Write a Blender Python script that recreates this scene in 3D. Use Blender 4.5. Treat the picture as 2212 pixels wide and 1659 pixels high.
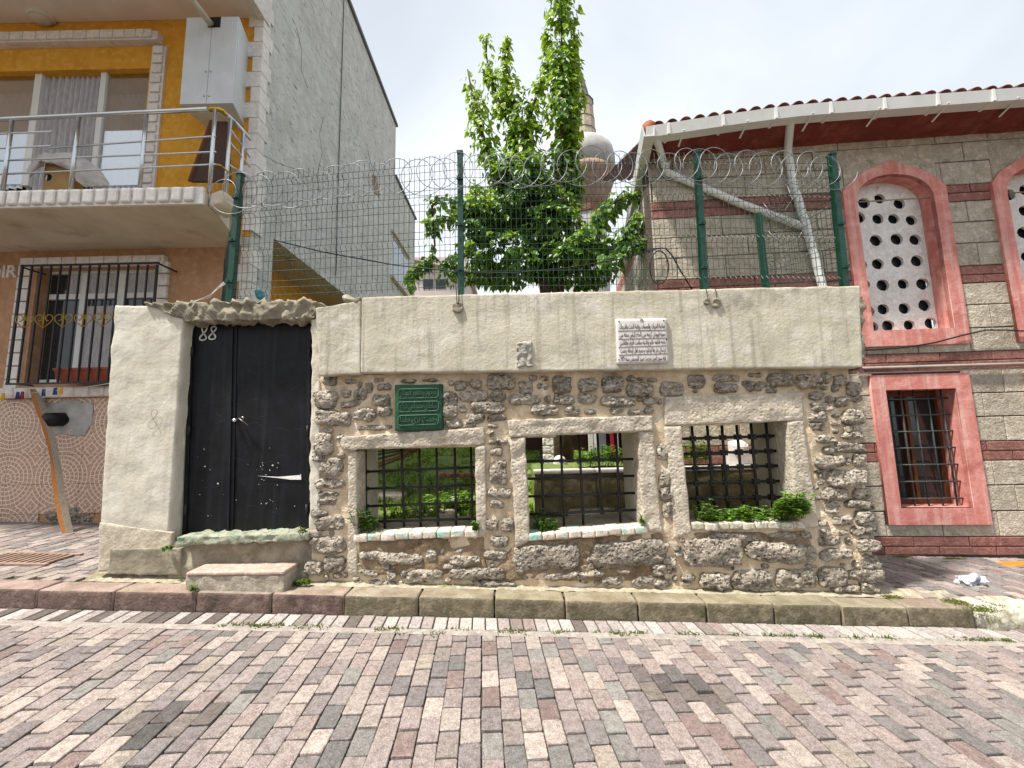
import bpy, bmesh, math, random, unicodedata
from mathutils import Vector, Matrix, noise
R = random.Random(7)
scene = bpy.context.scene
for o in list(bpy.data.objects):
    bpy.data.objects.remove(o)

# ---------------------------------------------------------------- camera
PITCH, ROLL, CAM_H, FOC = math.radians(6.5), 0.022, 1.5, 831.0
cp, sp, cr, sr = math.cos(PITCH), math.sin(PITCH), math.cos(ROLL), math.sin(ROLL)
cam_d = bpy.data.cameras.new('camera')
cam = bpy.data.objects.new('camera', cam_d)
scene.collection.objects.link(cam)
fwd = Vector((0, cp, sp)); upv = Vector((0, -sp, cp)); rgt = Vector((1, 0, 0))
c_right = rgt * cr - upv * sr
c_up = rgt * sr + upv * cr
cm = Matrix((c_right, c_up, -fwd)).transposed().to_4x4()
cm.translation = Vector((0, 0, CAM_H))
cam.matrix_world = cm
cam_d.sensor_width = 36
cam_d.lens = FOC / 2212 * 36
cam_d.clip_end = 2000
cam_d.clip_start = 0.05
scene.camera = cam

# ---------------------------------------------------------------- sky and sun
SUN = Vector((-0.40, -0.20, 0.89)).normalized()
world = bpy.data.worlds.new('World'); scene.world = world; world.use_nodes = True
wn = world.node_tree; wn.nodes.clear()
w_out = wn.nodes.new('ShaderNodeOutputWorld'); w_bg = wn.nodes.new('ShaderNodeBackground')
w_sky = wn.nodes.new('ShaderNodeTexSky'); w_sky.sky_type = 'NISHITA'; w_sky.sun_disc = False
w_sky.sun_elevation = math.asin(SUN.z); w_sky.sun_rotation = math.atan2(SUN.x, SUN.y)
w_sky.air_density = 1.0; w_sky.dust_density = 3.0; w_sky.ozone_density = 1.0
w_tc = wn.nodes.new('ShaderNodeTexCoord')
w_no = wn.nodes.new('ShaderNodeTexNoise'); w_no.inputs['Scale'].default_value = 1.3
w_no.inputs['Detail'].default_value = 5; w_no.inputs['Distortion'].default_value = 0.4
w_rp = wn.nodes.new('ShaderNodeMapRange')
w_rp.inputs[1].default_value = 0.3; w_rp.inputs[2].default_value = 0.65
w_rp.inputs[3].default_value = 0.55; w_rp.inputs[4].default_value = 1.0
w_mix = wn.nodes.new('ShaderNodeMix'); w_mix.data_type = 'RGBA'
w_mix.inputs[7].default_value = (10.7, 11.4, 12.2, 1)      # thin bright cloud veil
wn.links.new(w_tc.outputs['Generated'], w_no.inputs['Vector'])
wn.links.new(w_no.outputs['Fac'], w_rp.inputs[0])
wn.links.new(w_rp.outputs[0], w_mix.inputs[0])
wn.links.new(w_sky.outputs[0], w_mix.inputs[6])
wn.links.new(w_mix.outputs[2], w_bg.inputs[0])
w_bg.inputs[1].default_value = 0.056
wn.links.new(w_bg.outputs[0], w_out.inputs[0])
sun_d = bpy.data.lights.new('sun', 'SUN'); sun_d.energy = 4.8; sun_d.angle = math.radians(4)
sun_d.color = (1.0, 0.955, 0.88)
sun = bpy.data.objects.new('sun', sun_d); scene.collection.objects.link(sun)
sun.rotation_euler = (-SUN).to_track_quat('-Z', 'Y').to_euler()
sun.location = (0, 0, 20)
vs = scene.view_settings
vs.view_transform = 'Standard'; vs.look = 'None'; vs.exposure = 0.8; vs.gamma = 1.0
vs.use_curve_mapping = False

# ---------------------------------------------------------------- survey helpers (pixel of the 2212x1659 view -> point at a depth)
def ray(px, py):
    a, b = px - 1106.0, 829.5 - py
    x = a * cr + b * sr; u = -a * sr + b * cr
    return Vector((x, FOC * cp - u * sp, FOC * sp + u * cp))
def at(px, py, Y):
    r = ray(px, py); k = Y / r.y
    return Vector((r.x * k, Y, CAM_H + r.z * k))
def proj(p):
    d = Vector(p) - Vector((0, 0, CAM_H))
    f = d.dot(fwd)
    if f < .05: return (-1, -1)
    return (1106 + FOC * d.dot(c_right) / f, 829.5 - FOC * d.dot(c_up) / f)
SL = -0.04
def ROADZ(x): return SL * x
def PAVEZ(x): return SL * x + 0.137
def on_pave(px, py, dz=0):
    r = ray(px, py); k = (0.137 + dz - CAM_H) / (r.z - SL * r.x)
    return Vector((r.x * k, r.y * k, CAM_H + r.z * k))

# ---------------------------------------------------------------- object helpers
COL = scene.collection
def link(o): COL.objects.link(o); return o
def tag(o, label=None, cat=None, group=None, kind=None):
    if label: o['label'] = label
    if cat: o['category'] = cat
    if group: o['group'] = group
    if kind: o['kind'] = kind
    return o
def thing(name, label, cat, loc=(0, 0, 0), group=None):
    o = link(bpy.data.objects.new(name, None)); o.location = loc; o.empty_display_size = .1
    return tag(o, label, cat, group)
def setting(name, loc=(0, 0, 0)):
    o = link(bpy.data.objects.new(name, None)); o.location = loc; o['kind'] = 'structure'
    return o
def adopt(o, parent):
    if parent is not None:
        t = parent; off = Vector((0, 0, 0))
        while t is not None:
            off = off + Vector(t.location); t = t.parent
        o.parent = parent
        o.matrix_parent_inverse = Matrix.Translation(-off)
    return o
def lerp(a, b, t): return a + (b - a) * t
class MB:
    def __init__(s): s.v = []; s.f = []; s.c = []
    def add(s, vs, fs, col=None):
        n = len(s.v); s.v += [tuple(p) for p in vs]
        s.f += [tuple(i + n for i in f) for f in fs]
        s.c += [col] * len(fs)
        return s
    def box(s, lo, hi, col=None):
        x0, y0, z0 = lo; x1, y1, z1 = hi
        return s.add([(x0,y0,z0),(x1,y0,z0),(x1,y1,z0),(x0,y1,z0),(x0,y0,z1),(x1,y0,z1),(x1,y1,z1),(x0,y1,z1)],
              [(0,3,2,1),(4,5,6,7),(0,1,5,4),(1,2,6,5),(2,3,7,6),(3,0,4,7)], col)
    def hexa(s, p, col=None):   # 8 corners, order as box
        return s.add(p, [(0,3,2,1),(4,5,6,7),(0,1,5,4),(1,2,6,5),(2,3,7,6),(3,0,4,7)], col)
    def bar(s, a, b, w, h=None, up=(0,0,1)):
        a, b = Vector(a), Vector(b); d = (b - a).normalized(); up = Vector(up)
        if abs(d.dot(up)) > .98: up = Vector((0, 1, 0))
        e = d.cross(up).normalized() * w / 2; g = e.cross(d).normalized() * (h or w) / 2
        return s.hexa([a-e-g, a+e-g, b+e-g, b-e-g, a-e+g, a+e+g, b+e+g, b-e+g])
    def tube(s, pts, r, n=6, closed=False, col=None):
        pts = [Vector(p) for p in pts]; m = len(pts); ring = []; prev = None
        rs = r if isinstance(r, (list, tuple)) else [r] * m
        for i, p in enumerate(pts):
            if closed: d = pts[(i + 1) % m] - pts[i - 1]
            else: d = pts[min(i + 1, m - 1)] - pts[max(i - 1, 0)]
            d = d.normalized() if d.length > 1e-9 else Vector((0, 0, 1))
            if prev is None:
                u = d.cross(Vector((0, 0, 1)))
                if u.length < .05: u = d.cross(Vector((0, 1, 0)))
            else:
                u = prev - d * prev.dot(d)
                if u.length < 1e-6: u = d.cross(Vector((0, 1, .3)))
            u.normalize(); prev = u; w = d.cross(u)
            ring.append([p + (u * math.cos(2*math.pi*k/n) + w * math.sin(2*math.pi*k/n)) * rs[i] for k in range(n)])
        vv = [q for rg in ring for q in rg]; ff = []
        for i in range(m if closed else m - 1):
            j = (i + 1) % m
            for k in range(n):
                l = (k + 1) % n
                ff.append((i*n+k, i*n+l, j*n+l, j*n+k))
        if not closed:
            ff.append(tuple(range(n - 1, -1, -1))); ff.append(tuple((m-1)*n + k for k in range(n)))
        return s.add(vv, ff, col)
    def lathe(s, prof, c, n=16, col=None):
        vv = []; ff = []
        for r, z in prof:
            for k in range(n):
                a = 2*math.pi*k/n; vv.append((c[0] + r*math.cos(a), c[1] + r*math.sin(a), c[2] + z))
        for i in range(len(prof) - 1):
            for k in range(n):
                l = (k+1) % n; ff.append((i*n+k, i*n+l, (i+1)*n+l, (i+1)*n+k))
        ff.append(tuple(range(n-1, -1, -1))); ff.append(tuple((len(prof)-1)*n + k for k in range(n)))
        return s.add(vv, ff, col)
    def prism(s, poly, y0, y1, col=None):   # polygon in (x, z), front at y0
        n = len(poly)
        vv = [(x, y0, z) for x, z in poly] + [(x, y1, z) for x, z in poly]
        ff = [tuple(range(n)), tuple(range(2*n-1, n-1, -1))]
        ff += [(i, i+n, (i+1) % n + n, (i+1) % n) for i in range(n)]
        return s.add(vv, ff, col)
    def mesh(s, name, mat, smooth=False, xf=None):
        me = bpy.data.meshes.new(name)
        v = [tuple(xf(*p)) for p in s.v] if xf else s.v
        me.from_pydata(v, [], s.f)
        if any(c is not None for c in s.c):
            ca = me.color_attributes.new('Col', 'FLOAT_COLOR', 'CORNER')
            arr = []
            for f, c in zip(s.f, s.c):
                c = c or (.5, .5, .5)
                arr += [c[0], c[1], c[2], 1.0] * len(f)
            ca.data.foreach_set('color', arr)
        if smooth: me.polygons.foreach_set('use_smooth', [True] * len(me.polygons))
        if mat: me.materials.append(mat)
        me.update()
        return me
    def build(s, name, mat, parent=None, smooth=False, xf=None):
        o = link(bpy.data.objects.new(name, s.mesh(name, mat, smooth, xf)))
        return adopt(o, parent)
def recalc(o):
    bm = bmesh.new(); bm.from_mesh(o.data); bmesh.ops.recalc_face_normals(bm, faces=bm.faces); bm.to_mesh(o.data); bm.free(); return o
def frac(p, s, oct=4):
    return noise.fractal(Vector(p) * s, 1.0, 2.0, oct)
# rounded, noisy block over a quad in (x, z): quad = BL, BR, TR, TL ; front at Y0, going back by d
def qbox(mb, quad, Y0, d, r=.01, n=(6, 3, 6), amp=0, ns=8, ell=0.0, dome=0.0, seed=0.0, col=None, ridge=0, lat=.8, back=False):
    q = [Vector((p[0], p[1])) for p in quad]
    w = ((q[1]-q[0]).length + (q[2]-q[3]).length) / 2; h = ((q[3]-q[0]).length + (q[2]-q[1]).length) / 2
    nx, ny, nz = n; idx = {}; vv = []; ff = []
    hx, hy, hz = w/2, d/2, h/2; r = min(r, hx*.98, hz*.98, hy*.98)
    def spread(i, m):   # denser at the rims so that the round shows
        t = i / m * 2 - 1
        return math.copysign(1 - (1 - abs(t)) ** 1.35, t)
    def vid(i, j, k):
        key = (i, j, k)
        if key in idx: return idx[key]
        p = Vector((spread(i, nx)*hx, spread(j, ny)*hy, spread(k, nz)*hz))
        inn = Vector((max(-hx+r, min(hx-r, p.x)), max(-hy+r, min(hy-r, p.y)), max(-hz+r, min(hz-r, p.z))))
        dv = p - inn; dn = dv.normalized() if dv.length > 1e-9 else Vector((0, -1, 0))
        p = inn + dn * r
        u, v = p.x/hx, p.z/hz
        if ell:
            u, v = lerp(u, u*math.sqrt(max(0, 1 - v*v/2)), ell), lerp(v, v*math.sqrt(max(0, 1 - u*u/2)), ell)
        y = p.y
        if dome and y < 0: y -= dome * max(0, 1-u*u) * max(0, 1-v*v)
        s_, t_ = (u+1)/2, (v+1)/2
        b = q[0]*(1-s_)*(1-t_) + q[1]*s_*(1-t_) + q[2]*s_*t_ + q[3]*(1-s_)*t_
        P = Vector((b.x, Y0 + y + hy, b.y))
        if amp and (y < hy*.6 or back):
            f = frac(P + Vector((seed, 0, seed*.7)), ns, 4)
            if ridge: f = lerp(f, .7 - 1.5*noise.turbulence(Vector((P.x + seed*1.3, P.y, (P.z + seed)*1.6))*(ns*.6), 3, True), ridge)
            P += Vector((dn.x*lat, dn.y if abs(dn.y) > .2 else -.3, dn.z*lat)) * f * amp
        idx[key] = len(vv); vv.append(P); return idx[key]
    for i in range(nx):
        for k in range(nz):
            ff.append((vid(i,0,k), vid(i+1,0,k), vid(i+1,0,k+1), vid(i,0,k+1)))
            ff.append((vid(i,ny,k), vid(i,ny,k+1), vid(i+1,ny,k+1), vid(i+1,ny,k)))
    for j in range(ny):
        for k in range(nz):
            ff.append((vid(0,j,k), vid(0,j,k+1), vid(0,j+1,k+1), vid(0,j+1,k)))
            ff.append((vid(nx,j,k), vid(nx,j+1,k), vid(nx,j+1,k+1), vid(nx,j,k+1)))
        for i in range(nx):
            ff.append((vid(i,j,0), vid(i,j+1,0), vid(i+1,j+1,0), vid(i+1,j,0)))
            ff.append((vid(i,j,nz), vid(i+1,j,nz), vid(i+1,j+1,nz), vid(i,j+1,nz)))
    return mb.add(vv, ff, col)
def rect(x0, x1, z0, z1): return [(x0, z0), (x1, z0), (x1, z1), (x0, z1)]
def pxq(pts, Y):   # pixel quad TL, TR, BR, BL -> BL, BR, TR, TL in (x, z)
    w = [at(px, py, Y) for px, py in pts]; w = [(p.x, p.z) for p in w]
    return [w[3], w[2], w[1], w[0]]
def plate(name, outer, holes, y0, y1, mat, parent=None, xf=None):   # flat plate with holes, (x, z) outlines
    cu = bpy.data.curves.new(name, 'CURVE'); cu.dimensions = '2D'; cu.fill_mode = 'BOTH'; cu.extrude = abs(y1 - y0) / 2
    for poly in [outer] + list(holes):
        s = cu.splines.new('POLY'); s.points.add(len(poly) - 1); s.use_cyclic_u = True
        for p, (x, z) in zip(s.points, poly): p.co = (x, z, 0, 1)
    return from_curve(cu, name, lambda x, y, z: (x, (y0+y1)/2 - z, y), mat, parent, xf)
def from_curve(cu, name, f, mat, parent=None, xf=None):
    t = link(bpy.data.objects.new('tmp', cu))
    dg = bpy.context.evaluated_depsgraph_get(); dg.update()
    me = bpy.data.meshes.new_from_object(t.evaluated_get(dg))
    bpy.data.objects.remove(t); bpy.data.curves.remove(cu)
    for v in me.vertices:
        p = f(*v.co); v.co = xf(*p) if xf else p
    me.name = name; me.materials.clear(); me.materials.append(mat)
    o = link(bpy.data.objects.new(name, me)); recalc(o)
    return adopt(o, parent)
def text(name, s, size, f, mat, parent=None, ext=.002, xf=None, bold=0.0):
    cu = bpy.data.curves.new(name, 'FONT'); cu.body = s; cu.size = size; cu.extrude = ext; cu.offset = bold
    cu.align_x = 'CENTER'; cu.resolution_u = 3
    return from_curve(cu, name, f, mat, parent, xf)
def arabic(s):
    def form(c, k):
        try: return unicodedata.lookup(unicodedata.name(c) + ' ' + k + ' FORM')
        except Exception: return None
    out = []
    for i, c in enumerate(s):
        if c == ' ': out.append(c); continue
        pj = i > 0 and form(s[i-1], 'INITIAL') is not None
        nj = i < len(s) - 1 and form(s[i+1], 'FINAL') is not None and form(c, 'INITIAL') is not None
        k = 'MEDIAL' if pj and nj else 'FINAL' if pj else 'INITIAL' if nj else 'ISOLATED'
        out.append(form(c, k) or c)
    return ''.join(reversed(out))
# ---------------------------------------------------------------- materials
def lin(h):
    h = h.lstrip('#'); o = []
    for i in (0, 2, 4):
        c = int(h[i:i+2], 16) / 255
        o.append(c / 12.92 if c <= .04045 else ((c + .055) / 1.055) ** 2.4)
    return tuple(o) + (1.0,)
def mat(name, c1, c2=None, c3=None, s=3.0, grain=.12, gs=90, b=.25, bs=30, b2=0, b2s=6, pits=0, rough=.85, spec=.25,
        metal=0, streak=0, streakcol=None, src=None, stretch=None, patch=None, transl=0, rnd=.0, bdist=.02, pst=None):
    """c1..c3 sRGB hex; noise mixed colours, grain, bump, vertical weather streaks; src: 'object' or 'attr' takes the colour from the piece"""
    m = bpy.data.materials.new(name); m.use_nodes = True; nt = m.node_tree; N = nt.nodes; L = nt.links; N.clear()
    out = N.new('ShaderNodeOutputMaterial'); bs_ = N.new('ShaderNodeBsdfPrincipled')
    tc = N.new('ShaderNodeTexCoord'); oi = N.new('ShaderNodeObjectInfo')
    vec = tc.outputs['Object']
    if src == 'object' or rnd:
        ad = N.new('ShaderNodeVectorMath'); ad.operation = 'MULTIPLY_ADD'
        L.new(oi.outputs['Random'], ad.inputs[0]); ad.inputs[1].default_value = (37, 91, 53); L.new(vec, ad.inputs[2]); vec = ad.outputs[0]
    if stretch:
        mp = N.new('ShaderNodeMapping'); mp.inputs['Scale'].default_value = stretch; L.new(vec, mp.inputs[0]); cv = mp.outputs[0]
    else: cv = vec
    def noi(v, sc, det=6, ro=.6):
        n = N.new('ShaderNodeTexNoise'); n.inputs['Scale'].default_value = sc; n.inputs['Detail'].default_value = det
        n.inputs['Roughness'].default_value = ro; L.new(v, n.inputs['Vector']); return n.outputs['Fac']
    def mix(fac, a, bcol, mode='MIX'):
        x = N.new('ShaderNodeMix'); x.data_type = 'RGBA'; x.blend_type = mode
        for sock, val in ((x.inputs[0], fac), (x.inputs[6], a), (x.inputs[7], bcol)):
            if hasattr(val, 'is_output'): L.new(val, sock)
            else: sock.default_value = val
        return x.outputs[2]
    def ramp(fac, lo, hi, a=0.0, z=1.0):
        r = N.new('ShaderNodeMapRange'); r.inputs[1].default_value = lo; r.inputs[2].default_value = hi
        r.inputs[3].default_value = a; r.inputs[4].default_value = z; L.new(fac, r.inputs[0]); return r.outputs[0]
    A = lin(c1); B = lin(c2 or c1); C = lin(c3) if c3 else None
    if src == 'object': base = oi.outputs['Color']
    elif src == 'attr':
        at_ = N.new('ShaderNodeAttribute'); at_.attribute_name = 'Col'; base = at_.outputs['Color']
    else: base = None
    n1 = noi(cv, s)
    col = mix(ramp(n1, .35, .65), A, B)
    if C: col = mix(ramp(noi(cv, s * 2.7, 5), .48, .68), col, C)
    if base is not None: col = mix(1.0, base, col, 'MULTIPLY')
    if rnd:
        hv = N.new('ShaderNodeHueSaturation'); L.new(ramp(oi.outputs['Random'], 0, 1, 1 - rnd, 1 + rnd), hv.inputs['Value']); L.new(col, hv.inputs['Color']); col = hv.outputs[0]
    if streak:
        mp2 = N.new('ShaderNodeMapping'); mp2.inputs['Scale'].default_value = (9, 9, .5); L.new(vec, mp2.inputs[0])
        sf = ramp(noi(mp2.outputs[0], 1.6, 5, .65), .5, .78, 0, streak)
        col = mix(sf, col, lin(streakcol or '5a5648'))
    if patch:
        pc, plo, phi, ps = patch; pv = vec
        if pst:
            mp3 = N.new('ShaderNodeMapping'); mp3.inputs['Rotation'].default_value = pst[0]; mp3.inputs['Scale'].default_value = pst[1]; L.new(vec, mp3.inputs[0]); pv = mp3.outputs[0]
        col = mix(ramp(noi(pv, ps, 7, .65), plo, phi), col, lin(pc))
    if grain:
        g = ramp(noi(vec, gs, 3), .25, .75, 1 - grain, 1 + grain)
        vm = N.new('ShaderNodeVectorMath'); vm.operation = 'SCALE'; L.new(col, vm.inputs[0]); L.new(g, vm.inputs['Scale']); col = vm.outputs[0]
    L.new(col, bs_.inputs['Base Color'])
    bs_.inputs['Roughness'].default_value = rough; bs_.inputs['Specular IOR Level'].default_value = spec; bs_.inputs['Metallic'].default_value = metal
    hgt = None
    if b:
        hgt = noi(vec, bs, 8, .65)
        def madd(x, y, k):
            q = N.new('ShaderNodeMath'); q.operation = 'MULTIPLY_ADD'; L.new(y, q.inputs[0]); q.inputs[1].default_value = k; L.new(x, q.inputs[2]); return q.outputs[0]
        if b2: hgt = madd(hgt, noi(vec, b2s, 5, .6), b2)
        if pits:
            vo = N.new('ShaderNodeTexVoronoi'); vo.inputs['Scale'].default_value = bs * 1.1; L.new(vec, vo.inputs['Vector'])
            hgt = madd(hgt, ramp(vo.outputs['Distance'], .05, .5), pits)
        bp = N.new('ShaderNodeBump'); bp.inputs['Strength'].default_value = b; bp.inputs['Distance'].default_value = bdist
        L.new(hgt, bp.inputs['Height']); L.new(bp.outputs[0], bs_.inputs['Normal'])
    if transl:
        tr = N.new('ShaderNodeBsdfTranslucent'); ms = N.new('ShaderNodeMixShader'); ms.inputs[0].default_value = transl
        tcol = mix(.6, col, lin('a6c81e')) ; L.new(tcol, tr.inputs['Color'])
        L.new(bs_.outputs[0], ms.inputs[1]); L.new(tr.outputs[0], ms.inputs[2]); L.new(ms.outputs[0], out.inputs[0])
    else: L.new(bs_.outputs[0], out.inputs[0])
    m['h'] = 1
    return m
M = {}
M['plaster'] = mat('plaster', 'c4bdaa', 'b4ad9a', 'cec9bb', s=1.6, grain=.08, b=.35, bs=30, b2=.5, b2s=10, rough=.92, streak=.85, streakcol='7d7767', patch=('968e7e', .55, .72, 2.2))
M['pier'] = mat('pier_plaster', 'c8c2b3', 'bcb5a4', 'd0cbbe', s=1.8, grain=.06, b=.3, bs=32, b2=.4, b2s=11, rough=.92, streak=.35, streakcol='9a9280', patch=('ab9f8c', .6, .75, 3.0))
M['cement'] = mat('grey_cement', '8b8473', '77705f', '9c9482', s=3, grain=.15, b=.5, bs=18, b2=1, b2s=6, rough=.95, patch=('6e6656', .55, .7, 5))
M['mortar'] = mat('lime_mortar', 'd6c3a6', 'c4ad8e', 'ddd0ba', s=4, grain=.12, b=.8, bs=26, b2=1, b2s=9, rough=.95, patch=('9a8061', .56, .72, 2.4), bdist=.03)
M['mud'] = mat('brown_render', '8f7b62', '786650', 'a39078', s=5, grain=.16, b=.9, bs=24, b2=1, b2s=8, rough=.96, patch=('5c4d3c', .55, .68, 6), bdist=.03)
M['stone'] = mat('limestone', 'b0a595', '8a8072', 'cdc4b5', s=10, grain=.24, gs=70, b=1.0, bs=26, b2=1.3, b2s=10, pits=.8, rough=.95, rnd=.2, patch=('544b40', .55, .66, 17), bdist=.045, stretch=(1, 1, 1.8))
M['ashlar'] = mat('window_ashlar', 'bdb2a0', 'a69b8a', 'cdc4b5', s=6, grain=.16, b=.8, bs=28, b2=1, b2s=9, pits=.4, rough=.93, streak=.3, streakcol='7a7566', patch=('959a88', .6, .75, 4), rnd=.07)
M['reveal'] = mat('reveal_plaster', 'c9c3b2', 'b4ac9a', s=4, grain=.08, b=.35, bs=18, rough=.9, patch=('8f8a78', .58, .75, 5))
M['sill'] = mat('painted_brick', 'd8d2c4', 'c2aea2', 'b3937f', s=14, grain=.12, b=.6, bs=30, b2=.7, b2s=12, rough=.8, rnd=.1, patch=('8fc2b0', .53, .62, 7))
M['sill2'] = mat('whitewashed_brick', 'd2cdbf', 'b0a893', '8f8873', s=12, grain=.12, b=.6, bs=30, b2=.7, b2s=12, rough=.85, rnd=.1)
M['kerb'] = mat('kerb_stone', 'ffffff', 'd0cabe', s=6, src='object', grain=.2, b=.7, bs=44, b2=.8, b2s=10, rough=.9, patch=('6a6750', .56, .74, 4))
M['kerb_face'] = mat('dark_kerb_face', '6f6653', '5a5343', '837a66', s=5, grain=.2, b=.6, bs=44, b2=.8, b2s=10, rough=.92, patch=('4c4c30', .54, .7, 5))
M['kerb_face_red'] = mat('dark_red_kerb_face', '6d5a52', '594a44', '7f6c63', s=5, grain=.2, b=.6, bs=44, b2=.8, b2s=10, rough=.92, patch=('41382f', .54, .7, 5))
M['paver'] = mat('paver', 'f0eeec', 'c2bbb6', 'fffaf4', s=30, src='object', grain=.5, gs=200, b=.6, bs=120, b2=.6, b2s=26, rough=.85, patch=('6f6862', .58, .76, 14), bdist=.012)
M['paver_far'] = mat('paver_mass', 'f0eeec', 'c2bbb6', 'fffaf4', s=30, src='attr', grain=.5, gs=200, b=.6, bs=120, b2=.6, b2s=26, rough=.85, patch=('6f6862', .58, .76, 14), bdist=.012)
M['bed'] = mat('joint_sand', '4f4740', '3c352f', '5d544b', s=20, grain=.25, b=.5, bs=120, rough=.98)
M['ground'] = mat('earth', '6d6557', '59513f', s=2, grain=.2, b=.4, bs=30, rough=.98)
M['strip'] = mat('mortar_strip', '9d948c', '867d76', 'aaa29a', s=8, grain=.18, b=.5, bs=60, rough=.95)
M['fillet'] = mat('mortar_fillet', 'aaa08b', '8d846f', 'b7ae9c', s=7, grain=.18, b=.7, bs=36, b2=1, b2s=9, rough=.95, patch=('6d7045', .54, .7, 5))
M['step'] = mat('step_concrete', 'a49a8a', '8a8070', 'b4aa9c', s=6, grain=.15, b=.6, bs=30, b2=1, b2s=8, rough=.93)
M['slab'] = mat('pink_slab', 'b89d90', 'a58b7e', 'c2afa2', s=7, grain=.12, b=.35, bs=40, rough=.85)
M['door'] = mat('black_steel', '0a0a0d', '121318', '070708', s=3, grain=.25, b=.15, bs=10, rough=.5, spec=.25, streak=.55, streakcol='2b2e35')
M['iron'] = mat('black_iron', '1c1b1b', '262423', s=30, grain=.2, b=.3, bs=60, rough=.55, spec=.4)
M['grey_iron'] = mat('grey_iron', '3f4442', '333836', s=30, grain=.15, b=.2, bs=60, rough=.5, spec=.4)
M['white_paint'] = mat('white_spray', 'd5d3d0', 'b5b2b0', s=40, grain=.1, b=0, rough=.8)
M['paper'] = mat('torn_paper', 'e6e4e0', 'd8d5d0', s=20, grain=.05, b=.2, rough=.8)
M['green_plaque'] = mat('green_painted_stone', '28503a', '204331', '305c43', s=12, grain=.12, b=.35, bs=40, rough=.55, patch=('4a5c44', .62, .74, 14))
M['green_light'] = mat('worn_green_relief', '4d6c55', '3c5c47', s=30, grain=.12, b=.2, rough=.6)
M['marble'] = mat('white_marble', 'd4cfca', 'c3bcb6', 'dcd8d4', s=8, grain=.05, b=.15, bs=30, rough=.5)
M['ink'] = mat('dark_letters', '665b53', '554a43', s=60, grain=.1, b=0, rough=.8)
M['scribble'] = mat('pencil_mark', '96907f', '8c8675', s=60, grain=.1, b=0, rough=.9)
M['green_post'] = mat('green_post', '0b3a2c', '093025', '0e4434', s=10, grain=.06, b=.06, bs=40, rough=.4, spec=.4)
M['wire'] = mat('green_wire', '18312a', '20403a', s=30, grain=.1, b=0, rough=.5, spec=.4)
M['razor'] = mat('galvanised_razor', '8d9094', '707276', s=40, grain=.1, b=0, rough=.45, metal=.4, spec=.5)
M['facade'] = mat('facade_block', 'bdb2a0', 'a59a89', 'cbc1b1', s=5, grain=.24, gs=60, b=1.0, bs=36, b2=.8, b2s=12, rough=.92, rnd=.11, patch=('85796a', .58, .76, 6), streak=.35, streakcol='756a5c', bdist=.03)
M['brick'] = mat('facade_brick', '8f6259', '7b524a', '9d736a', s=7, grain=.2, gs=70, b=.7, bs=46, b2=.5, b2s=14, rough=.9, rnd=.1)
M['joint'] = mat('dark_joint', '4a3f38', '5a4e45', s=8, grain=.2, b=.3, rough=.95)
M['pink'] = mat('pink_frame', 'c9847a', 'b87067', 'd69a90', s=2.4, grain=.07, b=.3, bs=30, rough=.8, streak=.65, streakcol='dfc6be', patch=('9a4f48', .56, .76, 3.5))
M['cornice'] = mat('red_cornice', '7a3a30', '65302a', '88483c', s=3, grain=.1, b=.6, bs=12, b2=1, b2s=5, rough=.8)
M['screen'] = mat('gypsum_screen', 'e2e0dc', 'cfccc7', 'ebe9e5', s=7, grain=.06, b=.9, bs=14, b2=1, b2s=7, rough=.85, patch=('a8a49c', .62, .75, 6))
M['pvc'] = mat('white_pvc', 'd9d9d6', 'cfcfcb', s=3, grain=.03, b=.03, rough=.4, spec=.4, streak=.15, streakcol='8f8f88')
M['tile'] = mat('roof_tile', '6f3a2f', '583029', '7d4a3c', s=6, grain=.12, b=.2, bs=40, rough=.65, rnd=.15)
M['glass'] = mat('dark_glass', '23282a', '2b3133', s=2, grain=0, b=0, rough=.06, spec=.6)
M['glass_far'] = mat('window_glass', '59666f', '6a767e', s=2, grain=0, b=0, rough=.04, spec=.9)
M['wood'] = mat('brown_wood', '54301d', '643c24', s=3, grain=.1, b=.2, bs=20, rough=.6, stretch=(30, 30, 2))
M['plank'] = mat('orange_plank', '9c6434', '87532a', 'a9763f', s=3, grain=.12, b=.3, bs=24, rough=.8, stretch=(30, 30, 2))
M['plank_grey'] = mat('grey_plank', 'a89d8d', '8d8273', s=3, grain=.12, b=.3, bs=24, rough=.85, stretch=(30, 30, 2))
M['board'] = mat('dark_board', '4a3026', '3c2820', s=3, grain=.1, b=.15, rough=.5, stretch=(20, 20, 1.5))
M['yellow'] = mat('ochre_wall', 'd59a35', 'c98d2c', 'dba44a', s=5, grain=.1, gs=140, b=.5, bs=90, rough=.9, patch=('b77d28', .66, .85, 4))
M['peach'] = mat('peach_wall', 'b48c6c', 'a68062', 'bd977a', s=4, grain=.1, gs=140, b=.5, bs=90, rough=.9)
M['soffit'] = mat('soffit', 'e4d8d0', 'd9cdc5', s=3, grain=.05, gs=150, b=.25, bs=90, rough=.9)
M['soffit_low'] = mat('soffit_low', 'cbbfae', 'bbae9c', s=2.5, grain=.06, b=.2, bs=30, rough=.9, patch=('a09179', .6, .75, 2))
M['grey_render'] = mat('grey_render', 'c6c6c1', 'b8b8b2', 'd0d0cc', s=1.3, grain=.06, b=1.0, bs=9, b2=.6, b2s=3, rough=.93, streak=.3, streakcol='97968f', patch=('77756a', .585, .64, 2.6), pst=((-.75, 0, 0), (1, 2.2, 9)), bdist=.04)
M['trim'] = mat('marble_trim', 'd8d2cd', 'c8c1bb', 'e0dbd7', s=6, grain=.06, b=.2, bs=30, rough=.6, rnd=.06)
M['chrome'] = mat('steel_rail', 'c9ccce', 'bfc2c4', s=4, grain=.03, b=0, rough=.22, metal=.9, spec=.5)
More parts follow.
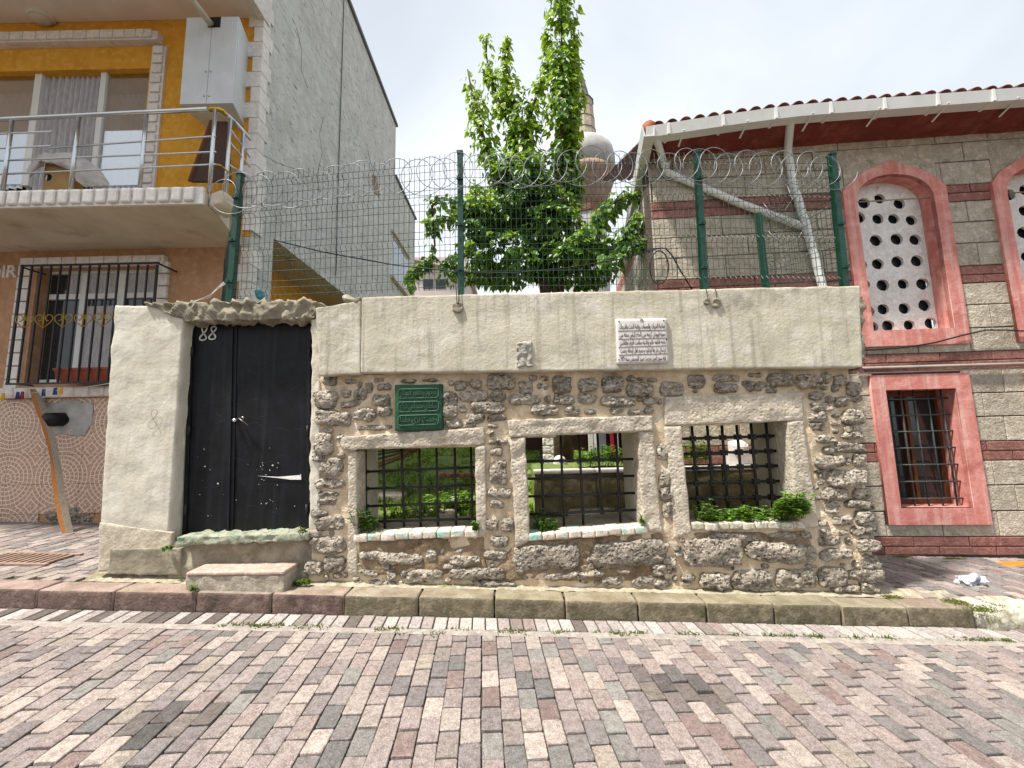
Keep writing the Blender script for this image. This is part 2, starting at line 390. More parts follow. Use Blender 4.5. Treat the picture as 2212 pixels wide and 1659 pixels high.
M['brass'] = mat('brass_bend', 'c7a13c', 'b58f30', s=4, grain=.05, b=0, rough=.25, metal=.9)
M['gold'] = mat('gold_paint', 'a98a3c', '8f7430', s=10, grain=.1, b=.1, rough=.5, metal=.3)
M['cabinet'] = mat('white_cabinet', 'cfd3d6', 'c3c7ca', s=3, grain=.03, b=.05, rough=.45, streak=.12, streakcol='8f9294')
M['curtain'] = mat('lace_curtain', 'bdbabc', 'a19ea2', s=8, grain=.2, b=.4, bs=30, rough=.9, stretch=(6, 6, .8))
M['curtain_reflection'] = mat('sky_reflection_curtain', 'e4ebf2', 'd6dee8', s=6, grain=.06, b=.3, bs=24, rough=.85, stretch=(6, 6, .8))  # bluish white: sky reflection in the panes put into the curtain colour
M['cloth'] = mat('white_cloth', 'c9c3bf', 'b3aca8', s=8, grain=.06, b=.5, bs=12, rough=.9)
M['carton'] = mat('carton', 'a8895c', '9a7c50', s=8, grain=.06, b=.1, rough=.85)
M['terracotta'] = mat('planter', '8a3f28', '7b3723', s=5, grain=.06, b=.1, rough=.5)
M['dark'] = mat('dark_rubber', '151516', '1d1d1e', s=6, grain=.1, b=.1, rough=.5)
M['cable'] = mat('black_cable', '1b1b1c', '252526', s=6, grain=.1, b=0, rough=.5)
M['rope'] = mat('white_string', 'c9c3b8', 'b0aa9f', s=60, grain=.1, b=.2, rough=.9)
M['moss'] = mat('moss', '5f6b2a', '4c5a20', '78803a', s=20, grain=.3, b=.8, bs=90, rough=.98)
M['grass'] = mat('grass_soil', '66783a', '526628', '7b8450', s=6, grain=.3, b=.7, bs=60, rough=.98, patch=('8a8272', .6, .7, 3))
M['leaf'] = mat('leaf', 'ffffff', 'd0d8b0', s=6, src='attr', grain=.15, b=0, rough=.42, spec=.4, transl=.4)
M['weed'] = mat('weed_leaf', 'ffffff', 'd5dcc0', s=10, src='attr', grain=.1, b=0, rough=.5, spec=.3, transl=.3)
M['bark'] = mat('bark', '5b4c3c', '473a2d', s=8, grain=.2, b=.7, bs=30, rough=.95)
M['grave'] = mat('mossy_stone', '7d7253', '665c3e', '8c8468', s=5, grain=.16, b=.7, bs=26, b2=1, b2s=8, rough=.95, patch=('4a4a20', .52, .68, 4))
M['minaret'] = mat('minaret_stone', 'b7ab9a', 'a59886', 'c2b7a8', s=2, grain=.08, b=.3, bs=14, rough=.9)
M['minaret_w'] = mat('minaret_plaster', 'bcbab8', 'aaa8a6', s=2, grain=.06, b=.2, bs=10, rough=.9, streak=.3)
M['minaret_b'] = mat('minaret_base', '9d8777', '8c7666', s=2.5, grain=.08, b=.3, bs=14, rough=.9, streak=.7, streakcol='51463d')
M['lead'] = mat('lead_cone', '6d7074', '5f6266', s=3, grain=.08, b=.2, rough=.6)
M['pale'] = mat('pale_house', 'c9bdb8', 'bdb0ab', s=1, grain=.04, b=.1, rough=.9)
M['white_pl'] = mat('white_plastic', 'd6d3cc', 'cbc8c0', s=4, grain=.03, b=0, rough=.4)
for k, c in dict(peg_yellow='d3a422', peg_blue='27407d', peg_red='9a2338', orange='c9762a', teal='3f8d9a').items():
    M[k] = mat(k, c, c, s=4, grain=.04, b=0, rough=.5)
def fan_tile():
    m = mat('fan_mosaic_tile', 'ae8f7c', '9a7a67', 'ba9d8a', s=30, grain=.08, b=0, rough=.5, spec=.35)
    nt = m.node_tree; N = nt.nodes; L = nt.links
    bsdf = [n for n in N if n.type == 'BSDF_PRINCIPLED'][0]
    old = bsdf.inputs['Base Color'].links[0].from_socket
    tc = N.new('ShaderNodeTexCoord'); sx = N.new('ShaderNodeSeparateXYZ'); L.new(tc.outputs['Object'], sx.inputs[0])
    def ma(op, a, b=None):
        n = N.new('ShaderNodeMath'); n.operation = op
        for i, v in enumerate((a, b)):
            if v is None: continue
            if hasattr(v, 'is_output'): L.new(v, n.inputs[i])
            else: n.inputs[i].default_value = v
        return n.outputs[0]
    P = 0.74
    x = ma('SUBTRACT', ma('FLOORED_MODULO', ma('ADD', sx.outputs['X'], 6.48), P), P/2)
    z = ma('SUBTRACT', ma('FLOORED_MODULO', ma('ADD', sx.outputs['Z'], 0.14), P), P/2)
    r = ma('SQRT', ma('ADD', ma('MULTIPLY', x, x), ma('MULTIPLY', z, z)))
    rk = ma('MULTIPLY', r, 17.5); ring = ma('FLOOR', rk); fr = ma('FRACT', rk)
    an = ma('DIVIDE', ma('ADD', ma('ARCTAN2', z, x), math.pi), 2*math.pi)
    seg = ma('FRACT', ma('ADD', ma('MULTIPLY', an, ma('ADD', ma('MULTIPLY', ring, 5.5), 7.0)), ma('MULTIPLY', ring, .37)))
    wid = ma('DIVIDE', .9, ma('ADD', ma('MULTIPLY', ring, 1.0), 3.0))
    l1 = ma('LESS_THAN', fr, .2); l2 = ma('LESS_THAN', seg, ma('MINIMUM', wid, .17))
    ln = ma('MAXIMUM', l1, l2)
    mx = N.new('ShaderNodeMix'); mx.data_type = 'RGBA'; L.new(ln, mx.inputs[0]); L.new(old, mx.inputs[6]); mx.inputs[7].default_value = lin('d9c6b2')
    L.new(mx.outputs[2], bsdf.inputs['Base Color'])
    return m
M['fan'] = fan_tile()
M['patchy'] = mat('pale_patch', 'aaa69c', '8f8b82', 'bab6ac', s=16, grain=.15, b=.8, bs=40, rough=.95)
M['bag'] = mat('clear_plastic', 'c9cfd4', 'aab2b8', s=20, grain=.1, b=.6, bs=30, rough=.25, spec=.6)
# ---------------------------------------------------------------- ground, road, kerb, pavement
def sheet(name, x0, x1, y0, y1, zf, mt, nx=1, ny=1, amp=0, ns=3, parent=None):
    mb = MB(); vv = []
    for j in range(ny + 1):
        for i in range(nx + 1):
            x = lerp(x0, x1, i/nx); y = lerp(y0, y1, j/ny); z = zf(x, y)
            if amp: z += amp * frac((x, y, 0), ns)
            vv.append((x, y, z))
    ff = [(j*(nx+1)+i, j*(nx+1)+i+1, (j+1)*(nx+1)+i+1, (j+1)*(nx+1)+i) for j in range(ny) for i in range(nx)]
    mb.add(vv, ff)
    o = mb.build(name, mt, parent, smooth=amp > 0)
    return o
g = sheet('ground', -300, 300, -300, 300, lambda x, y: SL*x - .09, M['ground']); g['kind'] = 'structure'

PAV = ['b09c97', 'b8a49c', 'a69490', 'bfae9f', '9b8f90', 'a99a98', 'c4b3a4', '94898c', 'b49a92', 'a8988f', '8f8a8c', 'b39f9a', 'cbb8a6']
PAV_ACC = ['8d928c', '9aa09a', 'a17e76', 'a8837a', 'b8ab90', '7f8484', '98a096']
def paver_mesh(name, ln, wd, th=.05, ch=.0035, seed=0, mt=None):
    rr = random.Random(seed); mb = MB()
    hx, hy = wd/2, ln/2
    def ring(ins, z, jit):
        pts = []
        for sx, sy, k in ((-1,-1,0),(1,-1,0),(1,1,0),(-1,1,0)):
            cx, cy = sx*(hx-ins), sy*(hy-ins); c = rr.uniform(.003, .009)
            a = (cx, cy - sy*c); b = (cx - sx*c, cy)
            pair = [a, b] if sx*sy > 0 else [b, a]
            if (sx, sy) == (-1, -1): pair = [a, b]
            if (sx, sy) == (1, -1): pair = [b, a]
            if (sx, sy) == (1, 1): pair = [a, b]
            if (sx, sy) == (-1, 1): pair = [b, a]
            pts += [(p[0] + rr.uniform(-jit, jit), p[1] + rr.uniform(-jit, jit), z) for p in pair]
        return pts
    lo = ring(0, -th, 0); md = ring(.0006, -ch, .0018); tp = ring(ch, 0, .0022)
    n = 8; ff = []
    for a, b in ((0, 8), (8, 16)):
        ff += [(a+k, a+(k+1) % n, b+(k+1) % n, b+k) for k in range(n)]
    ff.append(tuple(range(16, 24)))
    mb.add(lo + md + tp, ff)
    return mb.mesh(name, mt)
TH = math.radians(4.5)
variants = {}
for L_ in ('full', 'half'):
    variants[L_] = [paver_mesh('paver', .152 if L_ == 'full' else .074, .1, seed=i, mt=M['paver']) for i in range(7)]
def lay(parent, x0, x1, ytop, ybot, zf, limit, skip=None, th=TH, massname='paver_mass', dark=None):
    d = Vector((-math.sin(th), math.cos(th))); pcs = []
    c0, c1 = int(x0/.104) - 3, int(x1/.104) + 3
    for c in range(c0, c1 + 1):
        s = 0.0; first = True; half = (c % 2 == 0)
        jx = R.uniform(-.002, .002)
        while True:
            kind = 'half' if first and half else 'full'
            ln = .078 if kind == 'half' else .156
            cx, cy = c*.104 + jx - d.x*0 , ytop
            p = Vector((c*.104 + jx, ytop)) - d * (s + ln/2 + .003)
            s += ln + R.uniform(.003, .008); first = False
            if p.y < ybot: break
            if not (x0 <= p.x <= x1): continue
            if skip and skip(p.x, p.y): continue
            u = R.random()
            col = lin(R.choice(PAV_ACC if u < .16 else PAV))
            k = R.uniform(.9, 1.06); g_ = sum(col[:3])/3; col = tuple(lerp(g_*m_, c_, .36)*k*.82 for c_, m_ in zip(col[:3], (1.07, .985, .97)))
            if dark:
                q = dark(p.x, p.y); col = tuple(c_*q for c_ in col)
            z = zf(p.x) + R.uniform(-.005, .004)
            rot = (R.uniform(-.02, .02), math.atan(-SL) + R.uniform(-.02, .02), th + R.uniform(-.026, .026))
            pcs.append((kind, p, z, rot, col))
    vis = []
    for q in pcs:
        px, py = proj((q[1].x, q[1].y, q[2]))
        inside = -40 < px < 2252 and -20 < py < 1690
        vis.append((0 if inside else 1, q[1].length, q))
    vis.sort(key=lambda t: t[:2])
    mass = MB()
    for i, (out, dist, (kind, p, z, rot, col)) in enumerate(vis):
        me = R.choice(variants[kind])
        if i < limit and not out:
            o = link(bpy.data.objects.new('paver', me)); o.location = (p.x, p.y, z); o.rotation_euler = rot
            o.color = (*col, 1); adopt(o, parent)
        else:
            mt_ = Matrix.Translation((p.x, p.y, z)) @ __import__('mathutils').Euler(rot).to_matrix().to_4x4()
            mass.add([mt_ @ v.co for v in me.vertices], [tuple(f.vertices) for f in me.polygons], col)
    if mass.v:
        o = mass.build(massname, M['paver_far'], parent); o['kind'] = 'stuff'
YK = 3.25
road = setting('road')
sheet('road_bed', -14, 14, -6, YK + .05, lambda x, y: ROADZ(x) - .016, M['bed'], parent=road)
r_ = ray(1440, 1480); k_ = -CAM_H/(r_.z - SL*r_.x); OIL = [(r_.x*k_, r_.y*k_, .2, .16), (r_.x*k_ + .22, r_.y*k_ - .05, .12, .1), (-1.75, 2.1, .2, .12)]
def oil(x, y): return .55 if any(((x-a)/c)**2 + ((y-b)/d)**2 < 1 for a, b, c, d in OIL) else 1.0
lay(road, -6.2, 6.2, 2.985, .75, ROADZ, 300, dark=oil)
sheet('mortar_strip', -14, 14, 2.98, 3.058, lambda x, y: ROADZ(x) - .004, M['strip'], nx=160, ny=3, amp=.006, ns=14, parent=road)
# whitish gutter pavers along the kerb
gut = setting('gutter')
x = -5.6
sh = math.tan(TH) * .18
while x < 5.6:
    w = R.uniform(.092, .104)
    mb = MB(); z0 = -.05
    y0, y1 = 3.062 + R.uniform(-.004, .004), 3.236
    cr_ = .004; zt = R.uniform(-.004, .003)
    def P(xx, yy, z): return (xx - math.tan(TH)*(yy-3.06), yy, ROADZ(xx) + z)
    g_ = .005
    mb.add([P(x+g_, y0, z0), P(x+w-g_, y0, z0), P(x+w-g_, y1, z0), P(x+g_, y1, z0),
            P(x+g_, y0, zt-cr_), P(x+w-g_, y0, zt-cr_), P(x+w-g_, y1, zt-cr_), P(x+g_, y1, zt-cr_),
            P(x+g_+cr_, y0+cr_, zt), P(x+w-g_-cr_, y0+cr_, zt), P(x+w-g_-cr_, y1-cr_, zt), P(x+g_+cr_, y1-cr_, zt)],
           [(0,1,5,4),(1,2,6,5),(2,3,7,6),(3,0,4,7),(4,5,9,8),(5,6,10,9),(6,7,11,10),(7,4,8,11),(8,9,10,11)])
    o = mb.build('gutter_paver', M['paver'], gut)
    t = R.random()
    c = lin(R.choice(['b9b3b0', 'b0aaa8', 'c0bab6', 'a89f9d']) if t > .14 else R.choice(['8d8480', '9a8e8a', '756d69']))
    if x < -2.3 and R.random() < .35: c = lin('6b645f')
    o.color = c
    x += w

# kerb stones
def darken_front(o, red):   # darker second material on the faces toward the road
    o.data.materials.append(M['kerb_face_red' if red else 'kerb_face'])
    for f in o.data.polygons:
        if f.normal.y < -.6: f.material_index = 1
kerb = setting('kerb')
kb = [-190, -95, 75, 240, 418, 583, 742, 903, 1068, 1222, 1380, 1528, 1675, 1820, 1963, 2108]
kcol = ['a8928a', 'a48e86', 'a8938a', 'a9968a', 'a0938a', 'aa9a8c', 'a59a8a', 'a09682', '9c927c', '9b917b', '9d937e', '9a907a', '98907c', '9a907c', '9c8e80']
for i in range(len(kb) - 1):
    xa = at(kb[i], 1330, YK).x + .006; xb = at(kb[i+1], 1330, YK).x - .006
    mb = MB()
    qbox(mb, [(xa, ROADZ(xa) - .12), (xb, ROADZ(xb) - .12), (xb, PAVEZ(xb) + R.uniform(-.006, .006)), (xa, PAVEZ(xa) + R.uniform(-.006, .006))], YK + R.uniform(-.008, .008), .19, r=.014, n=(24, 8, 9), amp=.006, ns=16, seed=i*3.1)
    o = mb.build('kerb_stone', M['kerb'], kerb, smooth=True); o.color = tuple(c_*.9 for c_ in lin(kcol[i])[:3]) + (1,); darken_front(o, i < 6)
xr = at(2108, 1330, YK).x
# pale rough rock closing the kerb at the right
mb = MB(); qbox(mb, rect(xr + .01, xr + .62, ROADZ(xr) - .1, PAVEZ(xr) - .01), YK - .03, .34, r=.09, n=(16, 10, 10), amp=.05, ns=6, seed=4)
o = mb.build('kerb_rock', mat('pale_rock', 'c4c0b4', 'a39d8c', '7b7a5c', s=7, grain=.15, b=.7, bs=24, b2=1, b2s=8, rough=.95), None, smooth=True)
tag(o, 'rough whitish mossy rock lying at the right end of the kerb', 'rock')
for i in range(4):
    xa = xr + .64 + i*.6
    mb = MB(); qbox(mb, [(xa, ROADZ(xa)-.12), (xa+.59, ROADZ(xa+.59)-.12), (xa+.59, PAVEZ(xa+.59)), (xa, PAVEZ(xa))], YK, .19, r=.03, n=(10, 6, 7), amp=.006, ns=9, seed=i*2.2+50)
    o = mb.build('kerb_stone', M['kerb'], kerb, smooth=True); o.color = lin('98907c'); darken_front(o, False)

# pavement
YW = 3.5
pave = setting('pavement')
sheet('pavement_bed', -14, 14, YK + .1, 6.5, lambda x, y: PAVEZ(x) - .018, M['bed'], parent=pave)
lay(pave, -7.8, -3.55, 5.28, 3.46, PAVEZ, 150, massname='paver_mass')
lay(pave, 3.12, 7.4, 4.57, 3.46, PAVEZ, 150, massname='paver_mass')
# uneven mortar fillet between the kerb and the wall foot
mb = MB(); nx = 260; ny = 7; vv = []
xa, xb = -3.7, 3.75
for j in range(ny + 1):
    for i in range(nx + 1):
        x = lerp(xa, xb, i/nx); t = j/ny
        y = lerp(3.425 + .012*frac((x*3, 1, 0), 2), 3.56, t)
        z = PAVEZ(x) + .001 + .035*t*t*(1 + .9*frac((x, 0, 5), 3)) + .007*frac((x, y, 3), 16)
        if x > 3.2: z -= (x - 3.2)*.05
        vv.append((x, y, z))
mb.add(vv, [(j*(nx+1)+i, j*(nx+1)+i+1, (j+1)*(nx+1)+i+1, (j+1)*(nx+1)+i) for j in range(ny) for i in range(nx)])
mb.build('mortar_fillet', M['fillet'], pave, smooth=True)
# slotted drain cover in the left pavement
dr = thing('drain_cover', 'slotted rusty drain cover set in the pavement at the left edge', 'drain cover', tuple(on_pave(55, 1208)))
mb = MB(); c = on_pave(55, 1208, .006)
for k in range(11):
    xx = c.x - .33 + k*.066
    mb.bar((xx, c.y - .12, PAVEZ(xx)+.012), (xx - .02, c.y + .14, PAVEZ(xx)+.012), .03, .014)
mb.build('slat', mat('rusty_iron', '9d8577', '7f685c', s=12, grain=.2, b=.3, rough=.85), dr)
mb = MB()
for yy in (-.14, .15): mb.bar((c.x - .39, c.y + yy, PAVEZ(c.x-.39)+.011), (c.x + .38, c.y + yy, PAVEZ(c.x+.38)+.011), .04, .016)
mb.build('frame', bpy.data.materials['rusty_iron'], dr)

# ---------------------------------------------------------------- the courtyard wall
wall = thing('courtyard_wall', 'old rubble stone courtyard wall with plaster top and three barred windows', 'wall', (0, YW, .1))
WIN = [  # opening TL, TR, BR, BL (px)
    [(770.5, 973), (1025, 964), (1029, 1143), (771, 1155)],
    [(1134.5, 944), (1379, 932.5), (1391, 1136), (1146, 1153)],
    [(1472, 920.5), (1701, 910.5), (1727, 1127), (1494.5, 1130)]]
WQ = [pxq(w, YW) for w in WIN]
def inquad(x, z, q, grow=0):
    x0 = min(q[0][0], q[3][0]) - grow; x1 = max(q[1][0], q[2][0]) + grow
    if not x0 < x < x1: return False
    t = (x - q[0][0]) / (q[1][0] - q[0][0])
    zb = lerp(q[0][1], q[1][1], t) - grow; zt = lerp(q[3][1], q[2][1], t) + grow
    return zb < z < zt
XL, XR = at(676, 1000, YW).x, 3.12
ZB = 2.03
mb = MB(); step = .024
nx, nz = int((XR - XL)/step), int((ZB + .15)/step)
ids = {}
def cv(i, k):
    if (i, k) not in ids:
        x, z = XL + i*step, -.15 + k*step
        y = YW + .018*frac((x, 3, z), 3.2, 3) + .009*frac((x, 7, z), 14, 4)
        if i >= nx: x += .02*frac((1, 1, z), 6)
        # ragged hollow beside the third window
        ids[(i, k)] = len(mb.v); mb.v.append((x, y, z))
    return ids[(i, k)]
for i in range(nx):
    for k in range(nz):
        x, z = XL + (i+.5)*step, -.15 + (k+.5)*step
        if any(inquad(x, z, q, .0) for q in WQ): continue
        mb.f.append((cv(i,k), cv(i+1,k), cv(i+1,k+1), cv(i,k+1))); mb.c.append(None)
# solid behind the face
xs = [XL + .01]
for q in WQ: xs += [min(q[0][0], q[3][0]) - .05, max(q[1][0], q[2][0]) + .05]
xs.append(XR - .015)
YB = 4.05
for a, b_ in zip(xs[0::2], xs[1::2]): mb.box((a, YW + .045, -.2), (b_, YB, ZB))
for q in WQ:
    a, b_ = min(q[0][0], q[3][0]) - .05, max(q[1][0], q[2][0]) + .05
    mb.box((a, YW + .045, -.2), (b_, YB, min(q[0][1], q[1][1]) - .12))
    mb.box((a, YW + .045, max(q[2][1], q[3][1]) + .06), (b_, YB, ZB))
mb.build('mortar_face', M['mortar'], wall, smooth=True)

# window surrounds: lintels, jambs, reveals, sills
def part_q(name, pts, Y, d, mt, r=.015, n=(14, 6, 14), amp=.008, ns=9, **k):
    mb = MB(); qbox(mb, pxq(pts, Y), Y, d, r, n, amp, ns, **k)
    return mb.build(name, mt, wall, smooth=True)
part_q('lintel', [(728, 944), (1046, 922), (1049, 962), (738, 973)], YW - .035, .58, M['ashlar'], n=(30, 5, 9), amp=.016, seed=1)
part_q('lintel', [(1094, 907), (1412, 896), (1412, 931.5), (1100, 945.5)], YW - .045, .58, M['ashlar'], n=(30, 5, 9), amp=.018, seed=2)
part_q('lintel', [(1436, 857), (1738, 846), (1738, 909), (1436, 921)], YW - .03, .58, M['ashlar'], n=(30, 5, 12), amp=.012, seed=3)
part_q('jamb', [(751, 974), (771, 974), (772, 1245), (750, 1243)], YW - .02, .22, M['ashlar'], n=(6, 5, 34), amp=.012, seed=4)
part_q('jamb', [(1025, 963), (1049, 961), (1052, 1160), (1029, 1160)], YW - .025, .2, M['ashlar'], n=(6, 5, 26), amp=.014, seed=5)
part_q('jamb', [(1102, 946), (1134.5, 944), (1146, 1168), (1114, 1185)], YW - .035, .2, M['ashlar'], n=(8, 5, 26), amp=.014, seed=6)
part_q('jamb', [(1379, 932), (1412, 931), (1431, 1150), (1390, 1150)], YW - .03, .2, M['ashlar'], n=(8, 5, 26), amp=.013, seed=7)
part_q('jamb', [(1437, 921), (1472, 920), (1494, 1152), (1457, 1165)], YW - .03, .2, M['ashlar'], n=(8, 5, 26), amp=.01, seed=8)
part_q('jamb', [(1701, 909.5), (1736, 908.5), (1772, 1138), (1727, 1142)], YW - .03, .2, M['ashlar'], n=(8, 5, 26), amp=.01, seed=9)
for w, q in zip(WIN, WQ):   # plastered inner reveals
    for side in (0, 1):
        if side == 0: a, b_ = q[0], q[3]
        else: a, b_ = q[1], q[2]
        s_ = -1 if side == 0 else 1
        quad = [(a[0], a[1]-.1), (a[0]+s_*.07, a[1]-.1), (b_[0]+s_*.07, b_[1]+.03), (b_[0], b_[1]+.03)]
        if s_ < 0: quad = [quad[1], quad[0], quad[3], quad[2]]
        mb = MB(); qbox(mb, quad, YW + .16, .4, .01, (3, 12, 18), .006, 7, seed=side*3+w[0][0], back=True)
        mb.build('reveal', M['reveal'], wall, smooth=True)
    mb = MB(); mb.box((min(q[0][0], q[3][0])-.04, YW+.1, max(q[2][1], q[3][1])+.02), (max(q[1][0], q[2][0])+.04, YB-.01, max(q[2][1], q[3][1])+.07))
    mb.build('reveal_head', M['reveal'], wall)
    # sill of small bricks
    third = w[0][0] > 1400
    mt = M['sill2'] if third else M['sill']
    nb = 9; zt = [at(*w[3], YW).z, at(*w[2], YW).z]; xa, xb = q[0][0] - .015, q[1][0] + .02
    for k in range(nb):
        a, b_ = lerp(xa, xb, k/nb) + .002, lerp(xa, xb, (k+1)/nb) - .002
        za, zb = lerp(*zt, k/nb), lerp(*zt, (k+1)/nb); j = R.uniform(-.006, .004)
        mb = MB(); qbox(mb, [(a, za-.05+j), (b_, zb-.05+j), (b_, zb+.01+j), (a, za+.01+j)], YW - .05 + R.uniform(-.012, .01), .16, .007, (5, 6, 4), .005, 14, seed=k+w[0][0])
        mb.build('sill_brick', mt, wall, smooth=True)
    mb = MB(); qbox(mb, [(xa, zt[0]-.09), (xb, zt[1]-.09), (xb, zt[1]-.005), (xa, zt[0]-.005)], YW + .09, .5, .02, (20, 14, 2), .012, 9, seed=w[0][0])
    mb.build('sill_bed', M['cement'], wall, smooth=True)
# brown mud render under the windows
for pts, sd in (([(774, 1166), (1046, 1160), (1052, 1246), (770, 1240)], 3), ([(1112, 1172), (1432, 1150), (1440, 1258), (1060, 1254)], 5), ([(1500, 1150), (1745, 1146), (1760, 1185), (1496, 1190)], 8)):
    part_q('brown_render', pts, YW - .012, .08, M['mud'], r=.02, n=(50, 3, 18), amp=.022, ns=7, seed=sd)
# grilles: round bars through square knots
def grille(vert, horiz, Y, rb, knob, parent, owner_xf=None, pyr=False):
    """vert / horiz: ((x,z),(x,z)) ends at depth Y"""
    gr = link(bpy.data.objects.new('window_grille', None)); gr.location = (0, 0, 0); adopt(gr, parent)
    gr.matrix_parent_inverse = Matrix.Translation(-Vector(parent.location))
    for a, b_ in vert + horiz:
        mb = MB(); mb.tube([(a[0], Y, a[1]), (b_[0], Y, b_[1])], rb, 8)
        o = mb.build('bar', M['iron'], None, smooth=True, xf=owner_xf); o.parent = gr
    for a, b_ in vert:
        for c, d in horiz:
            # intersection
            x1, y1, x2, y2 = *a, *b_; x3, y3, x4, y4 = *c, *d
            den = (x1-x2)*(y3-y4) - (y1-y2)*(x3-x4)
            t = ((x1-x3)*(y3-y4) - (y1-y3)*(x3-x4)) / den
            u = ((x1-x3)*(y1-y2) - (y1-y3)*(x1-x2)) / den
            if not (-.02 < t < 1.02 and -.02 < u < 1.02): continue
            X, Z = x1 + t*(x2-x1), y1 + t*(y2-y1)
            k = knob * R.uniform(.9, 1.1); mb = MB()
            mb.add([(X-k, Y, Z), (X, Y, Z-k), (X+k, Y, Z), (X, Y, Z+k), (X, Y-k, Z), (X, Y+k, Z)] ,
                   [(0,1,4),(1,2,4),(2,3,4),(3,0,4),(1,0,5),(2,1,5),(3,2,5),(0,3,5)])
            kk = k*.62
            mb.box((X-kk, Y-kk, Z-kk), (X+kk, Y+kk, Z+kk))
            o = mb.build('knot', M['iron'], None, xf=owner_xf); o.parent = gr
    return gr
YG = YW + .2
def zp1(zx, zy): p = at(740.6 + zx*.1653, 905.2 + zy*.1653, YG); return (p.x, p.z)
def zp2(zx, zy): p = at(1097.2 + zx*.1653, 905.2 + zy*.1653, YG); return (p.x, p.z)
def zp3(zx, zy): p = at(1426.4 + zx*.1819, 877.8 + zy*.1819, YG); return (p.x, p.z)
grille([(zp1(297, 330), zp1(308, 1480)), (zp1(528, 330), zp1(550, 1480)), (zp1(766, 330), zp1(802, 1480)), (zp1(998, 320), zp1(1020, 1480)), (zp1(1222, 320), zp1(1246, 1470)), (zp1(1460, 310), zp1(1482, 1460)), (zp1(1672, 310), zp1(1696, 1450))],
       [(zp1(180, 695), zp1(1800, 625)), (zp1(180, 915), zp1(1800, 858)), (zp1(180, 1145), zp1(1800, 1082)), (zp1(230, 1345), zp1(1800, 1300))], YG, .0115, .028, wall)
grille([(zp2(432, 170), zp2(470, 1500)), (zp2(686, 160), zp2(738, 1500)), (zp2(925, 150), zp2(992, 1490)), (zp2(1165, 140), zp2(1232, 1240)), (zp2(1408, 130), zp2(1480, 1480))],
       [(zp2(150, 558), zp2(1760, 518)), (zp2(150, 785), zp2(1760, 738)), (zp2(150, 1015), zp2(1770, 962)), (zp2(150, 1250), zp2(1790, 1183))], YG, .012, .030, wall)
grille([(zp3(368, 180), zp3(460, 1250)), (zp3(550, 170), zp3(655, 1330)), (zp3(725, 160), zp3(812, 1300)), (zp3(900, 150), zp3(1000, 1300)), (zp3(1070, 140), zp3(1165, 1300)), (zp3(1248, 130), zp3(1345, 1300))],
       [(zp3(200, 388), zp3(1540, 345)), (zp3(200, 568), zp3(1560, 522)), (zp3(200, 740), zp3(1580, 698)), (zp3(250, 915), zp3(1600, 882)), (zp3(300, 1092), zp3(1600, 1075))], YG, .0135, .038, wall)

